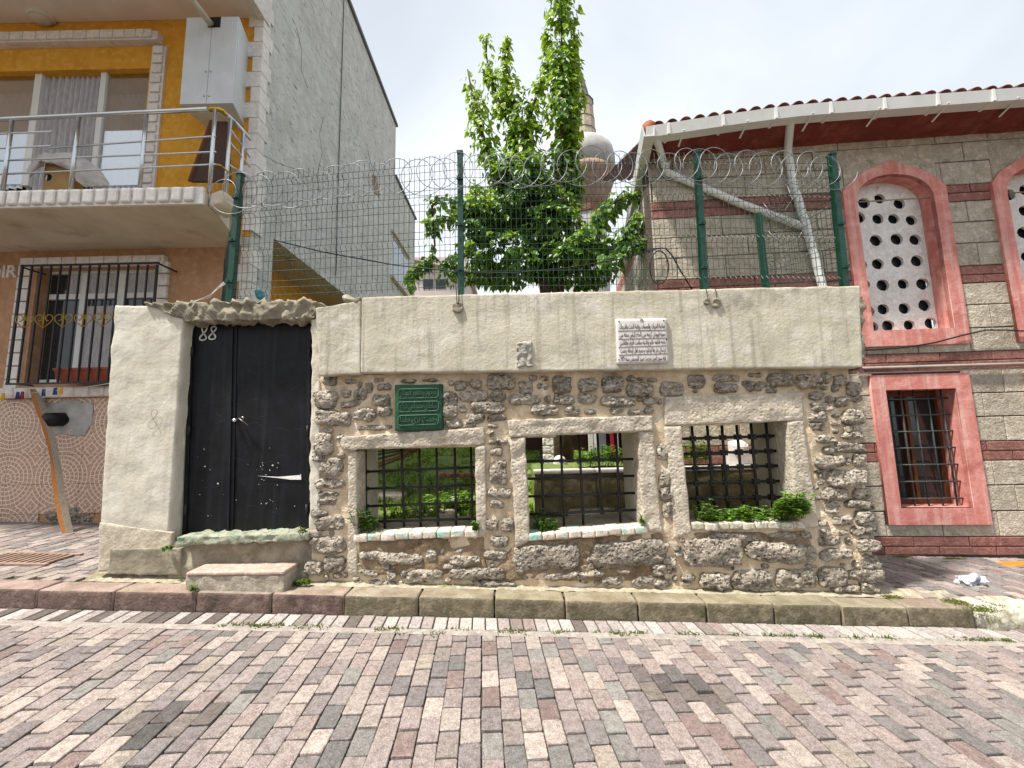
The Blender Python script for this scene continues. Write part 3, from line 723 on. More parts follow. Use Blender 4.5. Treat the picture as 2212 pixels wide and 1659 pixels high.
# rubble stones, placed one by one (zoom frames -> px)
def fA(x, y): return 658.3 + x*.2728, 603.5 + y*.2728
def fB(x, y): return 658.3 + x*.372, 905.2 + y*.372
def fC(x, y): return 1206.9 + x*.31, 603.5 + y*.31
def fD(x, y): return 1371.5 + x*.38, 932.6 + y*.38
ST = [(fA, .2728, """200,800,110,80 515,860,60,90 330,905,85,60 440,910,115,85 630,855,105,60 170,950,190,150 365,985,175,65 610,960,125,95 225,1100,290,120 475,1068,180,95 630,1045,115,75 550,1175,270,45
 1230,840,95,85 1360,825,95,55 1555,815,230,110 1745,855,125,105 1890,855,105,65 2035,835,155,150 1340,925,230,90 1530,925,125,85 1740,950,260,90 1920,950,52,62 2045,945,165,80 1150,990,125,205 1455,1015,280,95 1260,1020,75,75 1900,1035,215,80 2120,1040,115,75
 1350,1100,155,85 1520,1100,145,62 1180,1140,145,80 1310,1150,105,60 1490,1165,95,42 1470,1220,62,52 1530,1287,155,52 1515,1365,105,85 1535,1530,135,195 160,1300,155,180 290,1392,65,60 220,1485,185,155 110,1395,90,100 290,1250,60,60 820,805,120,30 1000,800,140,30"""),
 (fB, .372, """150,375,175,62 140,432,125,42 130,480,125,55 150,602,170,85 140,730,200,105 180,840,125,95 60,862,105,85 60,660,90,50 90,545,110,45 1130,430,135,62 1120,495,85,52 1085,610,82,72 1175,612,72,92 1130,710,105,62 1110,792,135,62
 510,800,380,68 370,890,125,40 930,815,180,60 700,905,210,75 580,905,62,62 505,902,62,52 1000,895,330,75 735,790,60,70 860,850,120,40 1100,952,260,42 1400,800,390,150 1880,775,430,150 1850,880,95,32 1790,935,135,62 1560,905,360,45 1950,945,105,72 2080,955,115,62 2050,872,95,62 2120,830,85,52
 2080,190,72,95 2090,340,62,105 2100,430,72,82 2110,525,72,100 2165,752,42,42 2090,742,62,62 1270,840,100,90 450,950,160,40"""),
 (fC, .31, """200,740,145,95 375,735,145,115 500,690,62,42 565,770,195,95 50,840,115,62 200,830,135,85 415,850,245,68 655,850,125,48 95,915,105,52 225,925,95,47 400,915,105,47 530,927,115,38 630,910,62,42 785,765,165,105 955,712,125,105 1160,690,195,48 1160,755,175,75 1345,742,165,70 1360,665,95,38 1545,702,185,95 1735,712,165,105 1865,690,55,65 1955,700,75,75
 1790,812,115,65 1970,850,105,75 1825,887,155,62 2050,762,95,95 2075,832,95,42 1805,962,135,85 2040,962,145,105 1800,1032,115,65 1920,1057,55,42 2022,1042,65,42 1850,1112,155,55 2040,1087,135,55 1870,1270,205,95 2020,1172,205,75 2090,1257,105,95 2010,1270,42,62 2000,1382,275,115 1825,1392,52,92 1920,1492,185,95 2110,1492,115,75 1900,1592,115,85 2090,1567,185,62 1930,760,60,50 1890,1190,90,50"""),
 (fD, .38, """1175,505,115,55 1300,482,105,72 1080,570,75,42 1180,572,65,28 1290,562,145,55 1100,622,135,58 1315,642,125,72 1130,692,185,68 1210,622,42,42 1330,737,115,85 1300,812,195,72 1240,747,42,42 440,682,330,165 820,682,400,120 965,587,65,52 100,682,135,105 200,742,62,42 130,782,85,42 60,852,175,52 300,832,85,42 450,842,165,85 660,842,235,120 910,832,235,112 1120,822,155,112 740,892,95,32 950,902,155,28 1330,882,115,60 1190,890,150,40 560,600,300,50 840,590,180,40""")]
si = 0
for f, k, data in ST:
    for tok in data.split():
        cx, cy, w, h = [float(t) for t in tok.split(',')]
        px, py = f(cx, cy); hw, hh = w*k/2, h*k/2
        if py > 1272: continue
        a = math.radians(R.uniform(-5, 5)) ; ca, sa = math.cos(a), math.sin(a)
        pts = [(px + sx*hw*ca - sy*hh*sa, py + sx*hw*sa + sy*hh*ca) for sx, sy in ((-1,-1),(1,-1),(1,1),(-1,1))]
        big = w*k*h*k
        mb = MB(); nn = (14, 3, 10) if big > 700 else (11, 3, 8)
        out = R.uniform(.012, .03) + (.012 if big > 1200 else 0)
        qbox(mb, pxq(pts, YW), YW - out, .1, r=.022, n=nn, amp=R.uniform(.026, .04), ns=R.uniform(9, 15), ell=R.uniform(.25, .65), dome=R.uniform(.004, .016), seed=si*1.7, ridge=.55)
        mb.build('stone', M['stone'], wall, smooth=True); si += 1

# small filler stones in the joints between the big ones
placed = []
for f, k, data in ST:
    for tok in data.split():
        cx, cy, w, h = [float(t) for t in tok.split(',')]; px, py = f(cx, cy); placed.append((px, py, w*k/2, h*k/2))
def busy(px, py, hw, hh):
    for a, b_, c, d in placed:
        if abs(px-a) < (hw + c)*.92 and abs(py-b_) < (hh + d)*.92: return True
    for w in WIN:
        if w[0][0] - 45 - hw < px < w[1][0] + 52 + hw and w[0][1] - 70 - hh < py < w[3][1] + 28 + hh: return True
    if 845 - hw < px < 962 + hw and 822 - hh < py < 938 + hh: return True
    return px > 1838 + (py - 800)*.1
nf = 0
for _ in range(2600):
    px, py = R.uniform(690, 1870), R.uniform(815, 1262); hw, hh = R.uniform(5, 14), R.uniform(4, 8)
    if busy(px, py, hw, hh) or nf > 95: continue
    placed.append((px, py, hw, hh)); nf += 1
    pts = [(px-hw, py-hh), (px+hw, py-hh), (px+hw, py+hh), (px-hw, py+hh)]; mb = MB()
    qbox(mb, pxq(pts, YW), YW - R.uniform(.008, .02), .08, r=.015, n=(7, 3, 6), amp=.018, ns=16, ell=.6, dome=.004, seed=nf*2.3, ridge=.6)
    mb.build('stone', M['stone'], wall, smooth=True)
# plaster band, gate, pier
YP = YW - .1
def slab(name, pts, Y, d, mt, n, amp, ns, r=.03, seed=0, lat=1.6):
    return part_q(name, pts, Y, d, mt, r=r, n=n, amp=amp, ns=ns, seed=seed, lat=lat)
slab('plaster_band', [(780.5, 641), (1858, 617), (1864, 793), (779, 806)], YP, .62, M['plaster'], (160, 6, 34), .005, 5, .01, 2)
slab('plaster_band', [(681, 664), (779, 650), (778, 807), (690, 812)], YP + .005, .6, M['plaster'], (26, 6, 40), .006, 6, .01, 9)
slab('broken_edge', [(1850, 640), (1866, 640), (1870, 800), (1856, 800)], YP + .012, .5, M['cement'], (6, 6, 30), .028, 11, .012, 51)
slab('broken_coping', [(735, 640), (779, 638), (778, 664), (745, 660)], YP - .004, .5, M['cement'], (12, 6, 8), .03, 9, .02, 5)
slab('gate_pier', [(246, 657), (398, 664), (357, 1243), (208, 1238)], YW - .01, .52, M['pier'], (40, 10, 110), .008, 4.5, .018, 12)
slab('gate_lintel', [(312, 655), (684, 648), (682, 688), (398, 694)], YW - .035, .5, M['cement'], (90, 8, 14), .035, 14, .012, 21)
slab('gate_jamb', [(672, 688), (692, 690), (690, 1160), (668, 1160)], YW - .012, .4, M['pier'], (6, 8, 60), .012, 9, .012, 14)
slab('cement_patch', [(236, 1186), (392, 1184), (390, 1243), (232, 1241)], YW - .022, .1, M['cement'], (40, 4, 20), .007, 9, .01, 31, 2.0)
slab('threshold_base', [(358, 1166), (672, 1160), (672, 1262), (358, 1255)], YW + .0, .4, M['cement'], (40, 6, 16), .03, 6, .03, 33)
slab('peeled_plaster', [(214, 1128), (372, 1150), (366, 1200), (212, 1236)], YW - .014, .05, mat('peeled_plaster', 'bdb29f', 'ab9f8b', 'c9c1b1', s=6, grain=.12, b=.6, bs=28, rough=.95), (40, 3, 30), .005, 9, .01, 41, 2.0)
thr = slab('threshold', [(383, 1161), (668, 1151), (664, 1168), (388, 1180)], YW - .07, .3, mat('green_painted_cement', '8d937f', 'a2a290', '6d6e5a', s=9, grain=.15, b=.7, bs=24, rough=.9, patch=('4f7f6a', .54, .64, 8)), (70, 8, 7), .016, 14, .01, 35)
# door leaves
YD = YW + .115
dg = link(bpy.data.objects.new('gate_door', None)); adopt(dg, wall); dg.matrix_parent_inverse = Matrix.Translation(-Vector(wall.location))
def leaf(pts, name):
    mb = MB(); q = pxq(pts, YD); qbox(mb, q, YD, .03, .004, (16, 2, 40), .006, 3.5)
    o = mb.build(name, M['door'], None, smooth=True); o.parent = dg; return q
q1 = leaf([(412, 690), (503, 690), (492, 1157), (394, 1160)], 'door_leaf')
q2 = leaf([(505, 690), (674, 690), (669, 1150), (495, 1157)], 'door_leaf')
def dpart(mb, name, mt, smooth=False):
    o = mb.build(name, mt, None, smooth=smooth); o.parent = dg; return o
for q in (q1, q2):
    mb = MB()
    for i in range(4):
        a, b_ = q[i], q[(i+1) % 4]
        cx, cz = sum(p[0] for p in q)/4, sum(p[1] for p in q)/4
        f = lambda p: (p[0] + math.copysign(.022, cx-p[0]), YD - .004, p[1] + math.copysign(.022, cz-p[1]))
        mb.bar(f(a), f(b_), .035, .012, up=(0, 1, 0))
    dpart(mb, 'door_rail', M['door'])
p0, p1 = at(504, 690, YD), at(494, 1157, YD)
mb = MB(); mb.bar((p0.x, YD-.012, p0.z), (p1.x, YD-.012, p1.z), .028, .02, up=(0, 1, 0)); dpart(mb, 'cover_strip', M['door'])
for px_, py_ in ((412, 760), (405, 930), (398, 1100), (675, 760), (672, 930), (670, 1100)):
    p = at(px_ + (6 if px_ < 500 else -6), py_, YD); mb = MB(); mb.tube([(p.x, YD - .016, p.z - .045), (p.x, YD - .016, p.z + .045)], .011, 8); dpart(mb, 'hinge', M['iron'], True)
p = at(512, 908, YD)
mb = MB(); mb.tube([(p.x, YD-.045, p.z), (p.x, YD, p.z)], .016, 12); mb.tube([(p.x, YD-.052, p.z), (p.x, YD-.044, p.z)], .009, 10)
dpart(mb, 'lock_cylinder', M['chrome'], True)
p = at(524, 904, YD); p2 = at(545, 919, YD)
mb = MB(); mb.tube([(p.x, YD, p.z), (p.x, YD-.05, p.z), (p2.x, YD-.055, p2.z)], .008, 8); mb.tube([(p.x, YD-.006, p.z), (p.x, YD+.005, p.z)], .02, 12)
dpart(mb, 'door_handle', mat('aged_steel', '6d6a66', '55524f', s=20, grain=.1, b=0, rough=.4, metal=.8), True)
# sprayed 88 and scraps of paper
def ribbon(mb, pts, w, y):
    pts = [Vector(p) for p in pts]; vv = []
    for i, p in enumerate(pts):
        d = (pts[min(i+1, len(pts)-1)] - pts[max(i-1, 0)]).normalized(); n_ = Vector((-d.y, d.x)) * w/2 * R.uniform(.8, 1.15)
        for q in (p - n_, p + n_): vv.append((q.x, y, q.y))
    mb.add(vv, [(2*i, 2*i+1, 2*i+3, 2*i+2) for i in range(len(pts)-1)])
def eight(px, py, w, h, y, lean=0):
    c = at(px, py, y); o = []
    s = 3.5/831
    for k in range(29):
        a = k/28*2*math.pi
        zz = math.cos(a/1.0); xx = math.sin(2*a)*(1.0 if math.cos(a) < 0 else .75)
        o.append((c.x + (xx*w/2 + zz*lean)*s, c.z + zz*h/2*s))
    return o
mb = MB(); yy = YD - .0075
ribbon(mb, eight(440, 720, 15, 32, yy, 1.5), .014, yy); ribbon(mb, eight(460, 719, 15, 30, yy-.0005, 1.5), .014, yy-.0005)
a, b_ = at(431, 704, yy), at(447, 703, yy); ribbon(mb, [(a.x, a.z), ((a.x+b_.x)/2, a.z+.003), (b_.x, b_.z)], .008, yy-.001)
dpart(mb, 'sprayed_number', M['white_paint'])
mb = MB(); yy = YD - .008
tp = [(556, 1028), (600, 1030), (638, 1027), (650, 1026), (651, 1036), (628, 1036), (596, 1032)]
mb.prism([(at(*t, yy).x, at(*t, yy).z) for t in reversed(tp)], yy - .0015, yy)
dpart(mb, 'paper_scrap', M['paper'])
mb = MB()
for k in range(46):
    px, py = R.choice([(R.uniform(505, 660), R.uniform(960, 1125)), (R.uniform(425, 495), R.uniform(950, 1130)), (R.uniform(560, 600), R.uniform(1000, 1110))]); p = at(px, py, yy); s = R.uniform(.0015, .0045) * (2 if R.random() < .12 else 1)
    mb.prism([(p.x + s*math.cos(a)*R.uniform(.6, 1.3), p.z + s*math.sin(a)*R.uniform(.6, 1.3)) for a in (0, 1.1, 2.3, 3.4, 4.6, 5.5)], yy - .0008, yy + .001)
dpart(mb, 'paint_flecks', M['white_paint'])['kind'] = 'stuff'
mb = MB()
for k in range(26):
    px, py = R.uniform(425, 655), R.uniform(760, 1120); p = at(px, py, yy); L_ = R.uniform(.03, .12); a = R.uniform(-.5, .5)
    ribbon(mb, [(p.x, p.z), (p.x + L_*.5*math.cos(a), p.z + L_*.5*math.sin(a) + .003), (p.x + L_*math.cos(a), p.z + L_*math.sin(a))], .0012, yy)
dpart(mb, 'scratches', mat('scratch', '4e5054', '44464a', s=30, grain=.1, b=0, rough=.6))['kind'] = 'stuff'
# scribbled 8 on the pier
mb = MB(); e = eight(330, 905, 17, 40, YW - .034, 2); ribbon(mb, e, .006, YW - .03)
mb.build('scribbled_number', M['scribble'], wall)
# dark repair blobs with tie wires, carved patch
for px, py, rr, strings in ((989, 664, 13, ((986, 993),)), (1526, 652, 8, ((1524,),)), (1547, 655, 11, ((1544,),))):
    c = at(px, py, YP); s = rr/831*YP; mb = MB()
    qbox(mb, rect(c.x - s, c.x + s, c.z - s, c.z + s*.9), YP - .022, .06, .015, (10, 3, 10), .014, 16, ell=.8, seed=px)
    mb.build('cement_blob', M['cement'], wall, smooth=True)
    mb = MB()
    for xs_ in strings[0]:
        t = at(xs_, 622, YP); mb.tube([(t.x, YP + .03, t.z + .02), (t.x, YP - .01, t.z - .015), (c.x + (t.x - c.x)*.4, YP - .022, c.z + s*.5)], .0035, 6)
    mb.build('tie_wire', M['cable'], wall)
mb = MB(); cp_ = [(1115, 742), (1148, 739), (1150, 790), (1116, 794)]
qbox(mb, pxq(cp_, YP), YP - .013, .04, .008, (12, 3, 16), .022, 26, seed=77); mb.build('carved_patch', M['patchy'], wall, smooth=True)

# step in front of the gate
stp = thing('entrance_step', 'worn concrete step with a pinkish slab on top before the black gate', 'step', (at(510, 1280, 3.3).x, 3.4, PAVEZ(-2.4)))
a, b_ = at(398, 1268, 3.29), at(614, 1268, 3.29); zt = at(500, 1243, 3.29).z
mb = MB(); qbox(mb, [(a.x, PAVEZ(a.x)-.02), (b_.x, PAVEZ(b_.x)-.02), (b_.x, zt-.005), (a.x, zt+.005)], 3.29, .24, .015, (24, 8, 10), .012, 8, seed=3)
mb.build('riser', M['step'], stp, smooth=True)
mb = MB(); qbox(mb, [(a.x+.012, zt+.003), (b_.x-.005, zt-.006), (b_.x-.005, zt+.026), (a.x+.012, zt+.034)], 3.283, .235, .01, (16, 10, 3), .005, 8, seed=5)
mb.build('slab', M['slab'], stp, smooth=True)

# ---------------------------------------------------------------- plaques
gp = thing('green_plaque', 'green painted stone plaque with three lines of raised Arabic script', 'plaque', tuple(at(903, 880, YW - .05)))
gq = [(852, 831), (955, 829), (956, 928), (852, 932)]
mb = MB(); qbox(mb, pxq(gq, YW - .06), YW - .06, .1, .012, (14, 3, 14), .004, 9, seed=4); mb.build('slab', M['green_plaque'], gp, smooth=True)
Yg = YW - .064
mb = MB()
def gpt(u, v): q = pxq(gq, Yg); b0 = Vector(q[0])*(1-u)*(1-v) + Vector(q[1])*u*(1-v) + Vector(q[2])*u*v + Vector(q[3])*(1-u)*v; return b0
for v0, v1 in ((.70, .90), (.41, .62), (.12, .33)):
    pts = [gpt(u, v) for u, v in ((.12, v0), (.88, v0), (.92, v0+.04), (.92, v1-.02), (.88, v1), (.12, v1), (.08, v1-.04), (.08, v0+.03))]
    mb.tube([(p.x, Yg, p.y) for p in pts], .0055, 6, closed=True)
mb.build('raised_border', M['green_light'], gp, smooth=True)
for s_, v in (('مرحوم ومغفور قپودان', .77), ('سلطان مصطفى دركه', .48), ('رحمت برى حقدا', .19)):
    c = gpt(.5, v)
    o = text('raised_script', arabic(s_), .062, lambda x, y, z, c=c: (c.x + x, Yg - z, c.y + y*1.25), M['green_light'], gp, ext=.007)
    w = max(v_.co.x for v_ in o.data.vertices) - min(v_.co.x for v_ in o.data.vertices)
    for v_ in o.data.vertices: v_.co.x = c.x + (v_.co.x - c.x) * .325 / max(w, .01)
wp = thing('marble_plaque', 'white marble plaque with five lines of dark Arabic script on the plaster', 'plaque', tuple(at(1387, 738, YP)))
wq = [(1331, 689), (1441, 687), (1446, 783), (1334, 787)]
Yq = YP - .024
mb = MB(); qbox(mb, pxq(wq, Yq), Yq, .05, .006, (10, 3, 10), .001, 9); mb.build('slab', M['marble'], wp, smooth=True)
def wpt(u, v): q = pxq(wq, Yq); return Vector(q[0])*(1-u)*(1-v) + Vector(q[1])*u*(1-v) + Vector(q[2])*u*v + Vector(q[3])*(1-u)*v
mb = MB()
for v in (.2, .375, .55, .73):
    a, b_ = wpt(.03, v), wpt(.97, v); mb.bar((a.x, Yq - .001, a.y), (b_.x, Yq - .001, b_.y), .004, .004, up=(0, 1, 0))
mb.build('rule', M['ink'], wp)
for s_, v, k in (('٥٧', .915, .07), ('صاحبة الخيرات والحسنات وراغبة الجنت والدرجات', .78, .9), ('حمزه قپودان كريمه سى الحاج الياس محله سى', .60, .9), ('حاجه فاطمه خانم اولادينه سلامت اقرباو تعلقاتندن', .425, .9),
               ('ارتحال دار بقا ايدنلره وجميع اهل ايمانه رحمت', .25, .88), ('ايله سون آمين بحرمت سيد المرسلين سنه ١٣١٩', .065, .88)):
    c = wpt(.5, v)
    o = text('script_line', arabic(s_), .052, lambda x, y, z, c=c: (c.x + x, Yq - z - .0005, c.y + y*1.15), M['ink'], wp, ext=.0018)
    xs_ = [v_.co.x for v_ in o.data.vertices]; w = max(xs_) - min(xs_); tw = k * .455
    for v_ in o.data.vertices: v_.co.x = c.x + (v_.co.x - c.x) * tw / max(w, .01)
for u, v in ((.05, .95), (.93, .95), (.97, .52), (.03, .1)):
    c = wpt(u, v); mb = MB(); mb.tube([(c.x, Yq - .006, c.y), (c.x, Yq + .01, c.y)], .006, 8); mb.build('screw', M['dark'], wp)
# ---------------------------------------------------------------- fence on the wall, razor wire
YF = 3.62
fence = thing('mesh_fence', 'dark green welded mesh fence with posts standing on the plastered wall top', 'fence', tuple(at(1100, 618, YF)))
PB = [(497, 642), (996, 619), (1520, 614), (1823, 612)]; PT = [(519, 378), (994, 333), (1505, 333), (1796, 337)]
base = [at(*p, YF) for p in PB]; top = [at(*p, YF) for p in PT]
base[0] = Vector((top[0].x - .02, YF, base[0].z))
for b_, t in zip(base, top):
    mb = MB(); mb.hexa([(b_.x-.028, YF-.03, b_.z-.15), (b_.x+.028, YF-.03, b_.z-.15), (b_.x+.028, YF+.03, b_.z-.15), (b_.x-.028, YF+.03, b_.z-.15),
                        (t.x-.026, YF-.03, t.z), (t.x+.026, YF-.03, t.z), (t.x+.026, YF+.03, t.z), (t.x-.026, YF+.03, t.z)])
    o = mb.build('post', M['green_post'], fence)
    mb = MB(); mb.box((t.x-.032, YF-.036, t.z), (t.x+.032, YF+.036, t.z+.02)); mb.build('cap', M['green_post'], None).parent = o
    o.children[0].matrix_parent_inverse = Matrix.Identity(4)
    o.children[0].matrix_basis = Matrix.Identity(4); o.children[0].parent = o
    for f in (.12, .45, .8):
        mb = MB(); p = b_.lerp(t, f); mb.box((p.x-.034, YF-.045, p.z-.018), (p.x+.034, YF-.028, p.z+.018)); mb.tube([(p.x, YF-.055, p.z), (p.x, YF-.044, p.z)], .008, 6)
        mb.build('clamp', M['green_post'], fence)
def mesh_panel(p0, p1, z0, z1, t0, t1, dirn, parent, name='mesh_panel', rw=.0025, nfold=4):
    """vertical wires every 5 cm, folded into V bends, horizontal wires every 20 cm; p0,p1 plan points; z0,z1 bottoms, t0,t1 tops"""
    p0, p1 = Vector(p0), Vector(p1); L_ = (p1 - p0).length; nv = int(L_/.05); n_ = Vector(dirn)
    folds = [.05, .36, .68, .93]
    def off(f):
        for c in folds:
            d = abs(f - c)/.028
            if d < 1: return .028*(1-d)
        return 0
    fs = sorted(set([-.0, 1.03] + [c + k for c in folds for k in (-.028, 0, .028)]))
    mb = MB()
    for i in range(nv + 1):
        u = i/nv; q = p0.lerp(p1, u); q = q + n_*.018*frac((q.x, q.y, 0), 1.3, 2); zb, zt = lerp(z0, z1, u), lerp(t0, t1, u)
        mb.tube([(q.x - n_.x*off(f), q.y - n_.y*off(f), lerp(zb, zt, f)) for f in fs], rw, 4)
    for f in sorted([c + k for c in folds for k in (-.028, .028)] + [.13, .21, .29, .44, .52, .60, .76, .84]):
        pts = []
        for k in range(9):
            u = k/8; q = p0.lerp(p1, u); pts.append((q.x - n_.x*(off(f) + .004), q.y - n_.y*(off(f)+.004), lerp(lerp(z0, z1, u), lerp(t0, t1, u), f) + .008*frac((q.x, f*9, 0), 2)))
        mb.tube(pts, rw*1.1, 4)
    o = mb.build(name, M['wire'], parent); o['kind'] = 'stuff'
    return o
for i in range(3):
    mesh_panel((base[i].x, YF-.01), (base[i+1].x, YF-.01), base[i].z-.03, base[i+1].z-.03, top[i].z-.04, top[i+1].z-.04, (0, 1), fence)
# side return to the prayer house
lp_b, lp_t = at(1655, 622, 4.45), at(1637, 462, 4.45)
sf = thing('mesh_fence', 'short green mesh fence return with a low post in front of the stone facade', 'fence', tuple(lp_b))
mb = MB(); mb.hexa([(lp_b.x-.03, 4.42, lp_b.z-.5), (lp_b.x+.03, 4.42, lp_b.z-.5), (lp_b.x+.03, 4.48, lp_b.z-.5), (lp_b.x-.03, 4.48, lp_b.z-.5), (lp_t.x-.03, 4.42, lp_t.z), (lp_t.x+.03, 4.42, lp_t.z), (lp_t.x+.03, 4.48, lp_t.z), (lp_t.x-.03, 4.48, lp_t.z)])
mb.build('post', M['green_post'], sf)
mesh_panel((base[3].x + .03, YF), (lp_b.x, 4.45), base[3].z - .05, lp_b.z - .1, top[3].z - .05, lp_t.z, (-1, 0), sf)
# left return beside the house
lr = thing('mesh_fence', 'narrow green mesh return panel between the gate and the peach house wall', 'fence', (base[0].x, YF + .3, base[0].z))
mesh_panel((base[0].x - .03, YF + .02), (-3.78, 4.9), base[0].z - .05, base[0].z + .1, base[0].z + 1.0, base[0].z + .9, (1, 0), lr)
mb = MB(); mb.bar((-3.78, 4.91, base[0].z - .5), (-3.78, 4.91, base[0].z + 1.0), .03); mb.build('frame', M['iron'], lr)
# razor wire, flat wrapped loops
rz = thing('razor_wire', 'coiled galvanised razor wire looping along the top of the green fence', 'razor wire', tuple(at(1100, 370, YF)))
a, b_ = at(470, 425, YF - .05), at(1815, 372, YF - .05); mid = at(1110, 366, YF - .05)
Rr = .178; turns = int((b_.x - a.x)/.155); pts = []
for k in range(turns*26 + 1):
    t = k/26; u = t/turns
    cz = (1-u)**2*a.z + 2*u*(1-u)*(2*mid.z - (a.z+b_.z)/2) + u*u*b_.z
    cxx = lerp(a.x, b_.x, u)
    ph = 2*math.pi*t; jit = .016*math.sin(t*1.7) + .012*math.sin(t*.63); cxx += .03*math.sin(t*1.13); cz += .015*math.sin(t*.9)
    pts.append((cxx + (Rr+jit)*math.cos(ph), YF - .055 + .03*math.sin(ph*.5), cz + (Rr+jit)*math.sin(ph)))
mb = MB(); mb.tube(pts, .0036, 5); mb.build('coil', M['razor'], rz, smooth=True)
mb = MB()
for k in range(0, len(pts)-1, 2):
    p, q = Vector(pts[k]), Vector(pts[k+1]); d = (q-p).normalized(); e = d.cross(Vector((0, 1, 0))).normalized()
    mb.add([p - d*.012 + e*.012, p - d*.003 - e*.002, p + d*.012 - e*.012, p + d*.003 + e*.002], [(0, 1, 2, 3)]) if k % 4 == 0 else None
mb.build('barbs', M['razor'], rz)['kind'] = 'stuff'
# a strand fallen on the side return
sc = thing('wire_scrap', 'short broken strand of barbed wire hanging on the side fence panel', 'wire', tuple(at(1700, 480, 4.2)))
mb = MB(); tp = [(1700, 400), (1712, 430), (1695, 455), (1668, 448), (1650, 440), (1668, 462), (1700, 478), (1722, 470), (1740, 490), (1720, 520), (1690, 530), (1660, 500)]
pp = [at(x, y, 4.1) for x, y in tp]
mb.tube([tuple(p) for p in pp], .004, 5); mb.build('strand', M['razor'], sc, smooth=True)
# string knotted on the lintel
st = thing('white_string', 'frayed white string tied over the corner of the gate lintel', 'string', tuple(at(440, 650, YW-.06)))
mb = MB()
for k in range(4):
    o_ = R.uniform(-3, 3)
    mb.tube([tuple(at(400 + o_, 690 - k*6, YW-.075)), tuple(at(414+o_*.3, 664, YW-.08)), tuple(at(424 + o_, 650, YW-.07)), tuple(at(455 + o_, 636 + k*2, YW - .04)), tuple(at(472, 622 + o_, YW+.02)), tuple(at(486 + o_, 612 + o_, YW+.06))], .0028, 5)
mb.build('strand', M['rope'], st, smooth=True)

# ---------------------------------------------------------------- prayer house on the right
AF = math.radians(-4.0); FC = Vector((at(1416, 600, 4.82).x, 4.82)); eF = Vector((math.cos(AF), math.sin(AF))); nF = Vector((-math.sin(AF), math.cos(AF)))
def fac(u, y, z): q = FC + eF*u + nF*y; return (q.x, q.y, z)
def uz(px, py, y=0.0):
    r = ray(px, py); den = r.x*nF.x + r.y*nF.y; k = (FC.dot(nF) + y) / den
    q = Vector((r.x*k, r.y*k)) - FC
    return (q.dot(eF), CAM_H + r.z*k)
ph = thing('prayer_house', 'stone block prayer house with pink window frames, brick bands and tiled roof', 'building', fac(2.5, .2, .0))
UMAX = 8.6
# courses from the photograph at the column x = 2100
rows_px = [(556, 'b'), (632, 'b'), (723, 'r'), (756, 'r'), (790, 'b'), (872, 'b'), (956, 'b'), (1046, 'r'), (1082, 'r'), (1114, 'b'), (1200, 'b'), (1291, 'b'), (1384, 'r'), (1419, 'r'), (1456, 'b'), (1548, 'b'), (1641, 'b'), (1738, 'r'), (1776, 'r'), (1814, 'b'), (1911, 'b'), (2012, 'b'), (2113, 'r'), (2152, 'r'), (2187, 'e')]
zc = [uz(2100, y/1.8228)[1] for y, t in rows_px]
zc = [zc[0] + .14] + zc; types = ['b'] + [t for y, t in rows_px]
FT = zc[0]
arch_o = [(1814.5, 407), (1835, 386), (1868, 365), (1912.8, 350), (1974, 364), (2012, 391), (2039.6, 416), (2075, 617), (2095.5, 742), (1864.5, 751), (1838, 560)]
arch_i = [(1843, 432), (1851, 410), (1868, 393), (1890, 384), (1914, 380), (1944, 385), (1975, 400), (1998, 420), (2012, 440), (2039.6, 612), (2056, 708), (1868, 718), (1854, 580)]
sq_o = [(1875.6, 812), (2088, 805.5), (2134.5, 1130), (1913, 1134)]
sq_i = [(1910, 843.5), (2057.5, 839), (2097, 1094), (1939.6, 1098)]
du = uz(2150, 600)[0] - uz(1820, 600)[0] 
def U(poly, y=0): return [uz(x, z, y) for x, z in poly]
AO, AI, SO, SI = U(arch_o), U(arch_i), U(sq_o), U(sq_i)
def flatten_rect(poly):  # square a window outline (verticals plumb)
    x0 = (poly[0][0]+poly[3][0])/2; x1 = (poly[1][0]+poly[2][0])/2; return x0, x1, (poly[2][1]+poly[3][1])/2, (poly[0][1]+poly[1][1])/2
so = flatten_rect(SO); sI = flatten_rect(SI)
amid = sum(p[0] for p in (AO[0], AO[6]))/2
ow = (AO[6][0] - AO[0][0])/2; iw = (AI[8][0] - AI[0][0])/2
z_bo = (AO[8][1] + AO[9][1])/2; z_bi = (AI[10][1] + AI[11][1])/2
z_so = (AO[0][1] + AO[6][1])/2; z_si = (AI[0][1]+AI[8][1])/2; z_ao = AO[3][1]; z_ai = AI[4][1]
def arch_poly(c, hw, zb, zs, za, kind):
    pts = [(c - hw, zb)]
    if kind == 'ogee':
        sh_ = [(-1, 0), (-.82, .36), (-.5, .68), (0, 1), (.5, .68), (.82, .36), (1, 0)]
        pts += [(c + x*hw, lerp(zs, za, t)) for x, t in sh_]
    else: pts += [(c + hw*math.cos(math.pi - math.pi*k/16), zs + (za - zs)*math.sin(math.pi*k/16)**.85) for k in range(17)]
    pts.append((c + hw, zb))
    return list(reversed(pts))
